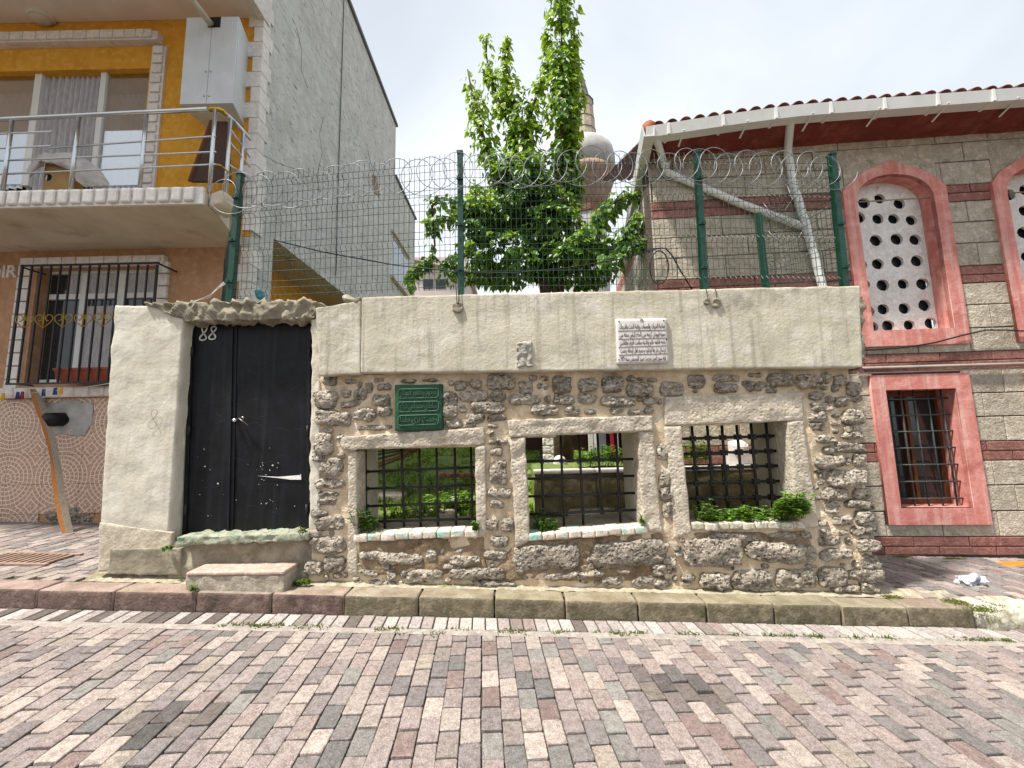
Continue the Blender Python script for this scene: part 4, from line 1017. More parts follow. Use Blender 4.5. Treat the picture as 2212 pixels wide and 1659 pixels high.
# the second arched window at the frame edge: same shape, to the right
sep = uz(2150, 500)[0] - AO[0][0] - .0
ARCH = [amid, amid + sep + .02]
ztc = min(z for z in zc if z > z_ao)
openings = [(so[0]+.05, so[1]-.05, so[2]+.05, so[3]-.05)] + [(c - ow + .06, c + ow - .06, z_bo + .05, ztc) for c in ARCH]
openings.append((so[0]+.05+sep, so[1]-.05+sep, so[2]+.05, so[3]-.05))
def shrink(a, b_, z0, z1):
    segs = [(a, b_)]
    for x0, x1, y0, y1 in openings:
        if y0 < (z0+z1)/2 < y1:
            n_ = []
            for p, q in segs:
                if x1 <= p or x0 >= q: n_.append((p, q)); continue
                if p < x0: n_.append((p, x0))
                if q > x1: n_.append((x1, q))
            segs = n_
    return [s for s in segs if s[1]-s[0] > .03]
mb = MB()
# backing with real openings
zs_ = sorted(set([-.4, FT + .02] + [o[2] for o in openings] + [o[3] for o in openings]))
for z0, z1 in zip(zs_, zs_[1:]):
    for a, b_ in shrink(.0, UMAX, z0, z1): mb.box((a, .012, z0), (b_, .3, z1))
mb.build('backing', M['joint'], ph, xf=fac)
for k in range(len(zc) - 1):
    z1, z0 = zc[k], zc[k+1]; ty = types[k]
    if ty == 'e': continue
    off = .3 if k % 2 else .02; u = off - .6
    j = .006 if ty == 'b' else .005
    while u < UMAX:
        L_ = .6 + R.uniform(-.02, .02)
        for a, b_ in shrink(max(u, 0) + .004, min(u + L_, UMAX) - .004, z0, z1):
            if b_ - a < .05: continue
            bb = MB(); c_ = .006; y_ = R.uniform(-.004, .002)
            bb.add([(a, .014, z0+j), (b_, .014, z0+j), (b_, .014, z1-j), (a, .014, z1-j), (a, y_+c_, z0+j), (b_, y_+c_, z0+j), (b_, y_+c_, z1-j), (a, y_+c_, z1-j),
                    (a+c_, y_, z0+j+c_), (b_-c_, y_, z0+j+c_), (b_-c_, y_, z1-j-c_), (a+c_, y_, z1-j-c_)],
                   [(0,4,5,1)[::-1],(1,5,6,2)[::-1],(2,6,7,3)[::-1],(3,7,4,0)[::-1],(4,8,9,5)[::-1],(5,9,10,6)[::-1],(6,10,11,7)[::-1],(7,11,8,4)[::-1],(8,11,10,9)[::-1]])
            bb.build('stone_block' if ty == 'b' else 'band_brick', M['facade' if ty == 'b' else 'brick'], ph, xf=fac)
        u += L_
# side wall receding from the corner
SA = math.radians(7.3); eS = Vector((math.sin(SA), math.cos(SA)))
def sidef(u, y, z): q = FC + eS*u + Vector((eS.y, -eS.x))*y; return (q.x, q.y, z)
mb = MB(); mb.box((.04, .012, -.4), (3.4, .3, FT)); mb.build('backing', M['joint'], ph, xf=sidef)
sunlit_blk = mat('sunlit_side_block', 'c2bab0', 'b0a89e', s=5, grain=.12, b=.5, bs=30, rough=.9, rnd=.06)  # paler copy of the facade block, sunlight on this side put into the colour
sunlit_brk = mat('sunlit_side_brick', 'b0746c', 'a0655d', s=6, grain=.14, b=.4, bs=30, rough=.9, rnd=.06)  # lighter brick copy, the sun on this side is in its colour
for k in range(len(zc) - 1):
    z1, z0 = zc[k], zc[k+1]; ty = types[k]
    u = 0 if k % 2 else -.3
    while u < 3.3:
        a, b_ = max(u, 0) + .004, min(u + .6, 3.38) - .004; j = .006
        bb = MB(); bb.box((a, 0, z0+j), (b_, .013, z1-j))
        bb.build('stone_block' if ty == 'b' else 'band_brick', sunlit_blk if ty == 'b' else sunlit_brk, ph, xf=sidef); u += .6
# window frames, screens, grilles
def circ(c, r, n=14): return [(c[0] + r*math.cos(2*math.pi*k/n)*R.uniform(.95, 1.05), c[1] + r*math.sin(2*math.pi*k/n)*R.uniform(.95, 1.05)) for k in range(n)]
hz = [(945,1005),(1068,970),(1225,1010),(903,1120),(1055,1130),(1180,1130),(1320,1140),(890,1315),(1040,1300),(1205,1290),(1350,1295),(925,1495),(1055,1487),(1210,1468),(1365,1462),(950,1650),(1095,1655),(1255,1645),(1410,1645)]
hp = [(1608.6 + x*.2728, 164.6 + y*.2728) for x, y in hz] + [(1718.2 + x*.2232, 603.5 + y*.2232) for x, y in ((710, 310), (850, 290), (1055, 280), (1250, 250), (745, 460), (900, 450), (1103, 442), (1310, 425))]
REC = .155
hu = [uz(x, y, REC) for x, y in hp]
inner = lambda c: arch_poly(c, iw, z_bi, z_si, z_ai, 'round')
for ci, c in enumerate(ARCH):
    w_ = link(bpy.data.objects.new('arched_window', None)); adopt(w_, ph); w_.matrix_parent_inverse = Matrix.Translation(-Vector(ph.location))
    o = plate('frame', arch_poly(c, ow, z_bo, z_so, z_ao, 'ogee'), [inner(c)], -.035, .02, M['pink'], None, xf=fac); o.parent = w_
    zl = z_so - .12
    o = plate('spandrel', rect(c - ow + .06, c + ow - .06, zl, ztc - .006), [arch_poly(c, (ow + iw)/2 - .02, zl + .002, z_so, (z_ao + z_ai)/2, 'ogee')], .001, .03, M['facade'], None, xf=fac); o.parent = w_
    # reveal running back to the screen
    ip = inner(c); mb = MB(); n_ = len(ip)
    mb.add([(x, -.03, z) for x, z in ip] + [(x, REC + .05, z) for x, z in ip], [(i, (i+1) % n_, (i+1) % n_ + n_, i + n_) for i in range(n_)])
    o = mb.build('reveal', M['pink'], None, xf=fac); o.parent = w_
    x_lo, x_hi = min(p[0] for p in ip) - .02, max(p[0] for p in ip) + .02
    holes = [circ((x + (c - ARCH[0]), z), .073 + R.uniform(-.007, .005)) for x, z in hu if abs(x - ARCH[0]) < iw - .07]
    o = plate('pierced_screen', [(x + (x - c)*.02, z + .01) for x, z in ip], holes, REC, REC + .035, M['screen'], None, xf=fac); o.parent = w_
    mb = MB(); mb.box((c - iw, REC + .07, z_bi), (c + iw, REC + .09, z_ai)); o = mb.build('pane', M['glass'], None, xf=fac); o.parent = w_
for k, dx in enumerate((0, sep)):
    w_ = link(bpy.data.objects.new('barred_window', None)); adopt(w_, ph); w_.matrix_parent_inverse = Matrix.Translation(-Vector(ph.location))
    x0, x1, z0, z1 = [v + (dx if i < 2 else 0) for i, v in enumerate(so)]; a0, a1, b0, b1 = [v + (dx if i < 2 else 0) for i, v in enumerate(sI)]
    o = plate('frame', rect(x0, x1, z0, z1), [rect(a0, a1, b0, b1)], -.035, .02, M['pink'], None, xf=fac); o.parent = w_
    mb = MB(); q = rect(a0, a1, b0, b1); mb.add([(x, -.03, z) for x, z in q] + [(x, .24, z) for x, z in q], [(i, (i+1) % 4, (i+1) % 4 + 4, i+4) for i in range(4)])
    o = mb.build('reveal', M['pink'], None, xf=fac); o.parent = w_
    mb = MB(); mb.box((a0 - .02, .24, b0 - .02), (a1 + .02, .26, b1 + .02)); o = mb.build('pane', M['glass'], None, xf=fac); o.parent = w_
    mb = MB()
    for x in (a0 + .012, (a0+a1)/2 - .03, (a0+a1)/2 + .03, a1 - .012): mb.box((x - .018, .2, b0), (x + .018, .238, b1))
    for z in (b0 + .04, b1 - .04): mb.box((a0, .205, z - .035), (a1, .237, z + .035))
    o = mb.build('casement', M['wood'], None, xf=fac); o.parent = w_
    vb = [((lerp(a0, a1, (i + .55)/5), b0 - .01), (lerp(a0, a1, (i + .55)/5), b1 + .01)) for i in range(5)]
    hb = [((a0 - .02, lerp(b0, b1, (i + .45)/7)), (a1 + .02, lerp(b0, b1, (i + .45)/7))) for i in range(7)]
    for a, b_ in vb + hb:
        mb = MB(); mb.tube([(a[0], .07, a[1]), (b_[0], .07, b_[1])], .0095, 8); o = mb.build('bar', M['grey_iron'], None, True, xf=fac); o.parent = w_
    for a, _ in vb:
        for h, _ in hb:
            mb = MB(); s_ = .017; X, Z = a[0], h[1]
            mb.add([(X-s_, .07, Z), (X, .07, Z-s_), (X+s_, .07, Z), (X, .07, Z+s_), (X, .07-s_, Z), (X, .07+s_, Z)], [(0,1,4),(1,2,4),(2,3,4),(3,0,4),(1,0,5),(2,1,5),(3,2,5),(0,3,5)])
            o = mb.build('knot', M['grey_iron'], None, xf=fac); o.parent = w_
# cornice, gutter, roof
GY = -.42
def droop(u): return -.125*max(0.0, 1 - max(u, -.3)/1.75)**1.3
def facd(u, y, z): return fac(u, y, z + droop(u)*min(1, max(0, .3 - y*2)))
g1 = uz(2212, 213, GY); g0 = uz(1392, 296, GY); GZ = (g1[1] + g0[1])/2   # bottom of the gutter
UC = g0[0]
mb = MB(); nx = 110; ny = 10; vv = []
for i in range(nx + 1):
    u = lerp(UC + .1, UMAX, i/nx)
    for k in range(ny + 1):
        t = k/ny; y = lerp(.02, GY + .06, t**1.25); z = lerp(FT - .06, GZ + .03, t**.8)
        w_ = .022*frac((u*1.2, 0, t*3), 2.2, 4)*math.sin(math.pi*min(t*1.2, 1)) + .018*abs(math.sin(u*8.5))*(1 if .45 < t < .8 else 0)
        vv.append((u, y - w_, z - w_*.6 + (.02*frac((u, 5, 0), 4) if k == 0 else 0)))
mb.add(vv, [(i*(ny+1)+k, (i+1)*(ny+1)+k, (i+1)*(ny+1)+k+1, i*(ny+1)+k+1) for i in range(nx) for k in range(ny)])
mb.build('cornice', M['cornice'], ph, smooth=True, xf=facd)
def gutter_profile(z): return [(-.075, z + .0), (-.05, z - .0), (.05, z), (.06, z + .12), (.05, z + .12), (.042, z + .012), (-.055, z + .012), (-.082, z + .135), (-.095, z + .135)]
pr = gutter_profile(GZ); mb = MB(); n_ = len(pr)
us = [lerp(UC, UMAX, (i/40)**1.6) for i in range(41)]
mb.add([(u, GY + y, z + droop(u)) for u in us for y, z in pr], [(k*n_ + i, k*n_ + (i+1) % n_, (k+1)*n_ + (i+1) % n_, (k+1)*n_ + i) for k in range(40) for i in range(n_)] + [tuple(range(n_))])
gt = recalc(mb.build('gutter', M['pvc'], ph, xf=fac))
u = UC + .25
while u < UMAX:
    mb = MB(); mb.box((u, GY - .1, GZ - .006), (u + .03, GY + .066, GZ + .138)); u += .62 + R.uniform(-.04, .04)
    mb.build('joint_collar', M['pvc'], None, xf=facd).parent = gt
u = UC + .45
while u < UMAX:
    mb = MB(); mb.bar((u, GY - .09, GZ + .02), (u, GY + .12, GZ - .05), .02, .008); u += .75
    mb.build('bracket', M['pvc'], None, xf=facd).parent = gt
for c in gt.children: c.matrix_parent_inverse = Matrix.Identity(4); c.matrix_basis = Matrix.Identity(4)
# fix sub-part transforms: world = parent world, so cancel parent's offset
# side gutter running back
mb = MB()
mb.add([(UC + y*1.0 + .04, GY - .1, z + droop(UC)) for y, z in pr] + [(UC + y*1.0 + .04 + .52, GY + 3.9, z + droop(UC)) for y, z in pr], [(i, (i+1) % n_, (i+1) % n_ + n_, i + n_) for i in range(n_)] + [tuple(range(n_))])
recalc(mb.build('side_gutter', M['pvc'], ph, xf=fac))
mb = MB(); mb.add([(UC + .06, GY, GZ + .03 + droop(UC)), (.03, 0, FT - .06), (.03 + .42, 3.4, FT - .06), (UC + .06 + .5, 3.8, GZ + .03 + droop(UC))], [(0, 1, 2, 3)])
mb.build('side_cornice', M['cornice'], ph, xf=fac)
# roof tiles: first row tile by tile, the slope behind as one corrugated sheet
RSL = math.radians(24); tp_ = .165
def tile_mesh():
    mb = MB(); n_ = 8; r0, r1 = .075, .06; L_ = .4
    for rr, th in ((0, 0),):
        vv = []
        for s_, r in ((0, r0), (1, r1)):
            for k in range(n_ + 1):
                a = math.pi*k/n_; vv.append((r*math.cos(a), s_*L_, r*math.sin(a)*.95))
            for k in range(n_ + 1):
                a = math.pi*k/n_; vv.append(((r-.012)*math.cos(a), s_*L_, (r-.012)*math.sin(a)*.95))
        m_ = n_ + 1; ff = []
        for k in range(n_):
            ff += [(k, k+1, 2*m_+k+1, 2*m_+k), (m_+k+1, m_+k, 3*m_+k, 3*m_+k+1), (k+1, k, m_+k, m_+k+1)]
        mb.add(vv, ff)
    return mb.mesh('roof_tile', M['tile'], True)
tm = tile_mesh(); u = UC + .16; roofq = (Matrix.Rotation(AF, 4, 'Z') @ Matrix.Rotation(RSL, 4, 'X'))
first = True
while u < UMAX - .1:
    for row in range(1):
        o = link(bpy.data.objects.new('roof_tile', tm)); p = fac(u, GY - .05, GZ + .135 + droop(u))
        o.matrix_world = Matrix.Translation(p) @ roofq @ Matrix.Rotation(R.uniform(-.04, .04), 4, 'Y')
        mw = o.matrix_world.copy(); o.parent = ph; o.matrix_parent_inverse = Matrix.Translation(-Vector(ph.location)); o.matrix_basis = mw
    u += tp_
mb = MB(); vv = []; nu = int((UMAX - UC)/tp_*8); rows = 8
for i in range(nu + 1):
    u = lerp(UC + .08, UMAX, i/nu); h = .065*abs(math.sin((u - UC - .08)/tp_*math.pi))
    for k in range(rows + 1):
        s_ = .3 + k*.42
        for t in (0, 1): vv.append((u, GY - .05 + (s_ + t*.415)*math.cos(RSL), GZ + .125 + (s_ + t*.415)*math.sin(RSL) + h*(1 - t*.12) + (.0 if t else .02)))
m_ = (rows+1)*2
mb.add(vv, [(i*m_+k, (i+1)*m_+k, (i+1)*m_+k+1, i*m_+k+1) for i in range(nu) for k in range(m_ - 1)])
mb.build('roof_slope', M['tile'], ph, smooth=True, xf=lambda u, y, z: fac(u, y, z + droop(u)*max(0, 1 - y/3)))
mb = MB(); mb.tube([(UC + .05, GY - .03, GZ + .16 + droop(UC)), (UC + .32, GY + .9, GZ + .5), (UC + .7, GY + 3.0, GZ + 1.5)], .09, 10)
mb.build('hip_tile', mat('hip_orange', 'a85f45', '96503a', s=6, grain=.1, b=.2, rough=.7), ph, smooth=True, xf=fac)
# downpipes
def pipe(px, r, name):
    pts = []
    for x, y, dep in px:
        u, z = uz(x, y, dep); pts.append((u, dep, z))
    mb = MB(); mb.tube(pts, r, 12)
    for p in (pts[0], pts[1]): mb.tube([(p[0], p[1], p[2] - .02), (p[0], p[1], p[2] + .03)], r*1.18, 12)
    o = mb.build(name, M['pvc'], ph, smooth=True, xf=fac); return o
pipe([(1418, 292, GY), (1420, 305, GY + .03), (1432, 345, -.09), (1437, 362, -.07)], .045, 'downpipe')
pipe([(1438, 358, -.07), (1440, 372, -.07), (1600, 440, -.07), (1742, 492, -.07)], .045, 'downpipe')
pipe([(1708, 240, GY), (1708, 258, GY + .02), (1703, 310, -.1), (1702, 330, -.07), (1714, 400, -.07), (1742, 490, -.07), (1776, 616, -.07), (1800, 720, -.07), (1880, 1180, -.07)], .047, 'downpipe')
# conduit and cables along the facade
cd = thing('conduit', 'thin grey conduit pipe running along the facade between the two windows', 'pipe', fac(3.5, -.05, uz(1990, 793)[1]))
a, b_ = uz(1850, 796, -.04), uz(2260, 785, -.04); mb = MB(); mb.tube([(a[0], -.045, a[1]), (b_[0] + 1, -.045, b_[1])], .019, 10); mb.tube([(a[0], -.04, a[1]-.06), (b_[0] + 1, -.04, b_[1]-.05)], .009, 8)
mb.build('pipe', mat('grey_conduit', '9a8f86', '857a72', s=8, grain=.1, b=.1, rough=.6), cd, smooth=True, xf=fac)
cb = thing('facade_cable', 'black cable drooping below the arched window on the stone facade', 'cable', fac(3.5, -.06, uz(2000, 740)[1]))
mb = MB(); cpx = [(1850, 757), (1900, 755), (1960, 750), (2020, 740), (2080, 724), (2130, 713), (2175, 713), (2230, 716), (2400, 700)]
mb.tube([(uz(x, y, -.06)[0], -.06, uz(x, y, -.06)[1]) for x, y in cpx], .009, 8); mb.build('cable', M['cable'], cb, smooth=True, xf=fac)
# ---------------------------------------------------------------- the yellow house on the left
YH, YBAL = 5.3, 4.2
XC = at(563, 150, YH).x
hs = thing('yellow_house', 'ochre and peach town house with steel railed balcony and grey side wall', 'house', (XC - 2, YH + 1, .4))
def sub(name, parent_part=None):
    o = link(bpy.data.objects.new(name, None)); adopt(o, hs); o.matrix_parent_inverse = Matrix.Translation(-Vector(hs.location)); return o
def hp_(mb, name, mt, par=None, smooth=False):
    if par is None: return mb.build(name, mt, hs, smooth)
    o = mb.build(name, mt, None, smooth); o.parent = par; return o
def X(px, py, Y): return at(px, py, Y).x
def Z(px, py, Y): return at(px, py, Y).z
zsof = Z(200, 540, YH)            # underside of the balcony
zslab = zsof + .16
ztop = Z(200, 47, YH)             # soffit over the balcony
XLH = -12.0
# ground floor wall with a window hole
gx0, gx1, gz0, gz1 = X(62, 700, YH), X(333, 700, YH), Z(150, 826, YH), Z(150, 577, YH)
mb = MB()
mb.box((XLH, YH, -.3), (gx0, YH + .3, zsof)); mb.box((gx1, YH, -.3), (XC - .004, YH + .3, zsof)); mb.box((gx0, YH, -.3), (gx1, YH + .3, gz0)); mb.box((gx0, YH, gz1), (gx1, YH + .3, zsof))
hp_(mb, 'lower_wall', M['peach'])
# upper wall with a balcony window
ux1, uz1 = X(318, 200, YH), Z(200, 150, YH); ux0 = X(-220, 200, YH)
mb = MB(); mb.box((XLH, YH, zslab), (ux0, YH + .3, 9.6)); mb.box((ux1, YH, zslab), (XC - .004, YH + .3, 9.6)); mb.box((ux0, YH, uz1), (ux1, YH + .3, 9.6))
hp_(mb, 'upper_wall', M['yellow'])
# balcony slab, soffit above
XB = XC - .13
mb = MB(); xch = X(440, 405, YBAL)
poly = [(XLH, YBAL + .03), (xch, YBAL + .03), (xch - .04, YBAL + .3), (XB, YH + .02), (XLH, YH + .02)]
mb.add([(x, y, zsof) for x, y in poly] + [(x, y, zslab) for x, y in poly], [tuple(range(4, -1, -1)), tuple(range(5, 10))] + [(i, (i+1) % 5, (i+1) % 5 + 5, i+5) for i in range(5)])
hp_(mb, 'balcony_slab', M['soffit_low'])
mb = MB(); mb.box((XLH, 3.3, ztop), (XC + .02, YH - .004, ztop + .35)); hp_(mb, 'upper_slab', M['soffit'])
mb = MB(); qbox(mb, rect(XC - .06, XC + .05, ztop + .0 - .06, ztop + .4), 3.3, YH - 3.3 + .1, .01, (2, 20, 3), .004, 4); hp_(mb, 'edge_trim', M['trim'])
# fascia pads
zf0, zf1 = zsof - .02, zslab + .03
mb = MB(); mb.box((XLH, YBAL + .0, zf0), (xch, YBAL + .03, zf1)); hp_(mb, 'fascia', M['trim'])
x = X(-60, 420, YBAL); k = 0
while x < xch - .12:
    mb = MB(); qbox(mb, rect(x, x + .108, zf0 + .025, zf1 - .012), YBAL - .026, .03, .008, (5, 2, 5), .004, 14, seed=k); hp_(mb, 'fascia_block', M['trim'], None, True); x += .147; k += 1
mb = MB(); qbox(mb, [(xch, zf0 - .02), (xch + .17, zf0 + .05), (xch + .19, zf1 + .005), (xch, zf1)], YBAL + .06, .3, .06, (10, 6, 8), .03, 7, seed=3); hp_(mb, 'broken_corner', M['soffit_low'], None, True)
# railing
rl = sub('balcony_railing'); YR = YBAL + .06
def RP(px, py, Y=YR): return tuple(at(px, py, Y))
c1 = (466, 236)
mb = MB(); mb.tube([RP(-120, 264), RP(0, 258), RP(200, 248), RP(452, 236)], .026, 12); hp_(mb, 'handrail', M['chrome'], rl, True)
bend = [RP(450, 236), RP(462, 235.5), RP(473, 236, YR + .02), RP(482, 241, YR + .07), RP(489, 247, YR + .13)]
mb = MB(); mb.tube(bend, .0265, 12); hp_(mb, 'handrail_bend', M['brass'], rl, True)
mb = MB(); mb.tube([bend[-1], RP(515, 272, YR + .38), RP(541, 300, YR + .62)], .026, 12); hp_(mb, 'handrail', M['chrome'], rl, True)
for (xt, yt, xb, yb, dY) in ((27, 256, 20, 400, 0), (171, 250, 163, 398, 0), (317, 243, 309, 392, 0), (465, 236, 461, 388, 0), (498, 255, 492, 390, .2), (526, 285, 521, 395, .45)):
    a = Vector(RP(xt, yt, YR + dY)); b_ = Vector(RP(xb, yb, YR + dY)); b_.x = a.x; b_.z = zslab
    mb = MB(); mb.tube([a, b_], .021, 10); hp_(mb, 'rail_post', M['chrome'], rl, True)
for p0, p1 in (((-120, 295), (113, 284)), ((-120, 326), (110, 315)), ((106, 320), (466, 294)), ((-120, 352), (466, 328)), ((-120, 382), (466, 355))):
    mb = MB(); mb.tube([RP(*p0), RP(*p1)], .010, 8); hp_(mb, 'rail', M['chrome'], rl, True)
for y0, y1 in ((275, 340), (305, 360), (356, 385)):
    mb = MB(); mb.tube([RP(495, y0, YR + .2), RP(540, y1, YR + .6)], .010, 8); hp_(mb, 'rail', M['chrome'], rl, True)
mb = MB(); mb.tube([RP(464, 355), RP(476, 357, YR + .04), RP(498, 375, YR + .2)], .011, 8); hp_(mb, 'rail_bend', M['brass'], rl, True)
# balcony window
bw = sub('balcony_window'); YI = YH + .05
def fr(px0, px1, py0, py1, Y, d, mt, name, par, ref=300):
    mb = MB(); x0, x1 = X(px0, ref, Y), X(px1, ref, Y); z0, z1 = Z((px0+px1)/2, py1, Y), Z((px0+px1)/2, py0, Y)
    mb.box((x0, Y, z0), (x1, Y + d, z1)); return hp_(mb, name, mt, par)
for a, b_ in ((-215, -200), (58, 73), (203, 215), (313, 319)): fr(a, b_, 150, 400, YI, .06, M['pvc'], 'window_post', bw)
fr(-215, 320, 149, 158, YI + .003, .055, M['pvc'], 'window_head', bw)
def wavy(px0, px1, py0, py1, Y, mt, name, par, waves=14, amp=.03, ref=300):
    x0, x1 = X(px0, ref, Y), X(px1, ref, Y); z0, z1 = Z((px0+px1)/2, py1, Y), Z((px0+px1)/2, py0, Y); mb = MB(); n_ = waves*6; vv = []
    for i in range(n_ + 1):
        u = i/n_; ph_ = u*waves*2*math.pi + 1.2*math.sin(u*9)
        for z in (z0, z1): vv.append((lerp(x0, x1, u), Y + amp*math.sin(ph_)*(1 if z == z0 else .7), z))
    mb.add(vv, [(2*i, 2*i+2, 2*i+3, 2*i+1) for i in range(n_)]); return hp_(mb, name, mt, par, True)
wavy(-200, 60, 205, 410, YI + .065, M['curtain_reflection'], 'curtain', bw, 16, .02)  # pale lower sheet, its colour stands in for sky mirrored in the pane
wavy(-200, 60, 150, 215, YI + .075, M['curtain'], 'curtain', bw, 16)
wavy(70, 206, 150, 420, YI + .075, M['curtain'], 'curtain', bw, 11, .035)
wavy(212, 320, 205, 420, YI + .065, M['curtain_reflection'], 'curtain', bw, 8, .02)  # likewise, mirrored sky put into the sheet's colour
wavy(212, 320, 150, 215, YI + .075, M['curtain'], 'curtain', bw, 8)
mb = MB(); mb.box((ux0, YH + .5, zslab), (ux1, YH + .55, uz1 + .2)); hp_(mb, 'room_back', M['dark'], bw)
gl = bpy.data.materials.new('clear_glass'); gl.use_nodes = True; n_ = gl.node_tree; n_.nodes.clear()
go = n_.nodes.new('ShaderNodeOutputMaterial'); gt_ = n_.nodes.new('ShaderNodeBsdfTransparent'); gg = n_.nodes.new('ShaderNodeBsdfGlossy'); gm = n_.nodes.new('ShaderNodeMixShader'); gf = n_.nodes.new('ShaderNodeFresnel')
gg.inputs['Roughness'].default_value = .02; gt_.inputs['Color'].default_value = (.93, .96, .98, 1); gf.inputs[0].default_value = 2.1
gm.inputs[0].default_value = .5; n_.links.new(gt_.outputs[0], gm.inputs[1]); n_.links.new(gg.outputs[0], gm.inputs[2]); n_.links.new(gm.outputs[0], go.inputs[0])
for a, b_ in ((-200, 58), (215, 313)): fr(a, b_, 158, 400, YI + .03, .006, gl, 'pane', bw)
# marble trim round the balcony window
ht = sub('window_trim')
mb = MB(); mb.box((X(-220, 90, YH), YH - .1, Z(200, 102, YH)), (X(353, 90, YH), YH, Z(200, 84, YH))); hp_(mb, 'lintel_strip', M['trim'], ht)
x = X(-100, 90, YH); xe = X(353, 90, YH)
while x < xe - .1:
    w = R.choice((.17, .2, .12)); w = min(w, xe - x); mb = MB(); qbox(mb, rect(x, x + w - .008, Z(200, 100, YH) + .01, Z(200, 83, YH) + .006), YH - .125, .03, .006, (4, 2, 3), .003, 12); hp_(mb, 'trim_block', M['trim'], ht); x += w
xa, xb = X(320, 250, YH), X(350, 250, YH); z1 = Z(340, 104, YH); z = zslab
mb = MB(); mb.box((xa, YH - .03, zslab), (xb, YH + .0, z1)); hp_(mb, 'jamb_strip', M['trim'], ht)
while z < z1 - .1:
    mb = MB(); qbox(mb, rect(xa + .03, xb - .03, z + .02, z + .145), YH - .055, .03, .008, (4, 2, 4), .003, 12, seed=z); hp_(mb, 'trim_block', M['trim'], ht); z += .163
# quoins up the corner
z = .35; k = 0
while z < 9.4:
    w = .2 if k % 2 else .11; sd = .13 if k % 2 else .2; h = .245
    mb = MB(); p, y0 = .03, YH - .03
    if not (zsof - .1 < z < zslab + .02):
        mb.add([(XC - w, y0, z), (XC + p, y0, z), (XC + p, YH + sd, z), (XC, YH + sd, z), (XC, YH, z), (XC - w, YH, z)] + [(XC - w, y0, z + h), (XC + p, y0, z + h), (XC + p, YH + sd, z + h), (XC, YH + sd, z + h), (XC, YH, z + h), (XC - w, YH, z + h)],
               [(5,4,3,2,1,0), (6,7,8,9,10,11)] + [(i, (i+1) % 6, (i+1) % 6 + 6, i+6) for i in range(6)])
        hp_(mb, 'quoin', M['trim'])
    z += .255; k += 1
# grey side wall with a recess and a window, rear wing
def yside(px, py):    # depth where the ray meets the plane x = XC
    r = ray(px, py); k = XC / r.x; return r.y*k, CAM_H + r.z*k
ya, zr = yside(591, 515); yb = 9.6
y1, z1 = yside(855, 272); y2, z2 = yside(897, 470)
WS = 9.5
mb = MB()
mb.box((XC - .25, YH + .012, -.3), (XC, ya, z1)); mb.box((XC - .25, ya, zr), (XC, y1, z1)); mb.box((XC - .25, yb, -.3), (XC, y1, zr))
mb.box((XC - WS, y1 - .25, -.3), (XC - .25, y1, z1)); mb.box((XC - WS, YH + .3, 9.4), (XC - .25, y1 - .25, z1))
hp_(mb, 'side_wall', M['grey_render'])
mb = MB(); mb.box((XC - .9, ya + .004, -.3), (XC - .75, yb, zr)); hp_(mb, 'recess_wall', M['yellow'])
mb = MB(); mb.box((XC - .75, ya, zr - .004), (XC - .25, yb, zr + .1)); mb.box((XC-.75, ya - .05, -.3), (XC - .25, ya, zr)); hp_(mb, 'recess_soffit', M['soffit_low'])
mb = MB(); mb.box((XC - .02, YH - .1, z1), (XC + .06, y1 + .06, z1 + .09)); hp_(mb, 'roof_edge', M['lead'])
zr2 = yside(857, 392)[1]; zr3 = z2
mb = MB(); zz = (zr2 + zr3)/2; mb.box((XC - 4, y1 + .004, -.3), (XC - .01, y2, zz)); hp_(mb, 'rear_wing', M['grey_render'])
mb = MB(); mb.box((XC - 4, y1 + .01, zz), (XC + .05, y2 + .08, zz + .07)); hp_(mb, 'rear_roof_edge', M['lead'])
sw = sub('side_window')
yw0, zt0 = yside(846, 503); yw1, zt1 = yside(880, 560); _, zb0 = yside(846, 597)
mb = MB(); mb.box((XC - .02, yw0, zb0), (XC + .012, yw1, zt0)); hp_(mb, 'frame', M['pvc'], sw)
for i in range(2):
    a, b_ = lerp(yw0, yw1, i/2) + .06, lerp(yw0, yw1, (i+1)/2) - .06
    mb = MB(); mb.box((XC, a, zb0 + .08), (XC + .018, b_, zt0 - .08)); hp_(mb, 'pane', M['glass_far'], sw)
mb = MB(); mb.box((XC, yw0 - .1, zb0 - .1), (XC + .12, yw1 + .1, zb0)); hp_(mb, 'sill', M['soffit_low'], sw)
mb = MB(); mb.box((XC, yw0 - .1, zt0), (XC + .1, yw1 + .1, zt0 + .07)); hp_(mb, 'drip_edge', M['soffit_low'], sw)
def crack(pp, w):
    mb = MB(); mb.tube([(XC + .001, *yside(x, y)) for x, y in pp], w, 4); hp_(mb, 'crack', M['joint'])
crack([(795, 325), (800, 350), (806, 372), (812, 395), (818, 430)], .006)
crack([(640, 60), (652, 110), (650, 150), (664, 190)], .004)
crack([(700, 250), (690, 290), (696, 330), (684, 380), (690, 420)], .004)
crack([(560, 330), (600, 352), (640, 366), (668, 392)], .003)
for q_, mt_ in (([(800, 372), (816, 380), (822, 432), (806, 420)], 'brick'), ([(612, 395), (648, 410), (646, 470), (612, 462)], 'cement')):
    mb = MB(); w_ = [yside(x, y) for x, y in q_]; cy_, cz_ = sum(p[0] for p in w_)/4, sum(p[1] for p in w_)/4
    ring = []
    for k_ in range(20):
        t_ = k_/20*4; i_ = int(t_); f_ = t_ - i_; a_, c_ = w_[i_], w_[(i_+1) % 4]; y_, z_ = lerp(a_[0], c_[0], f_), lerp(a_[1], c_[1], f_); s_ = R.uniform(.72, 1.0)
        ring.append((XC + .003, lerp(cy_, y_, s_), lerp(cz_, z_, s_)))
    mb.add(ring, [tuple(range(20))]); hp_(mb, 'repair_patch', M['grey_render'] if mt_ == 'cement' else M['minaret_b'])
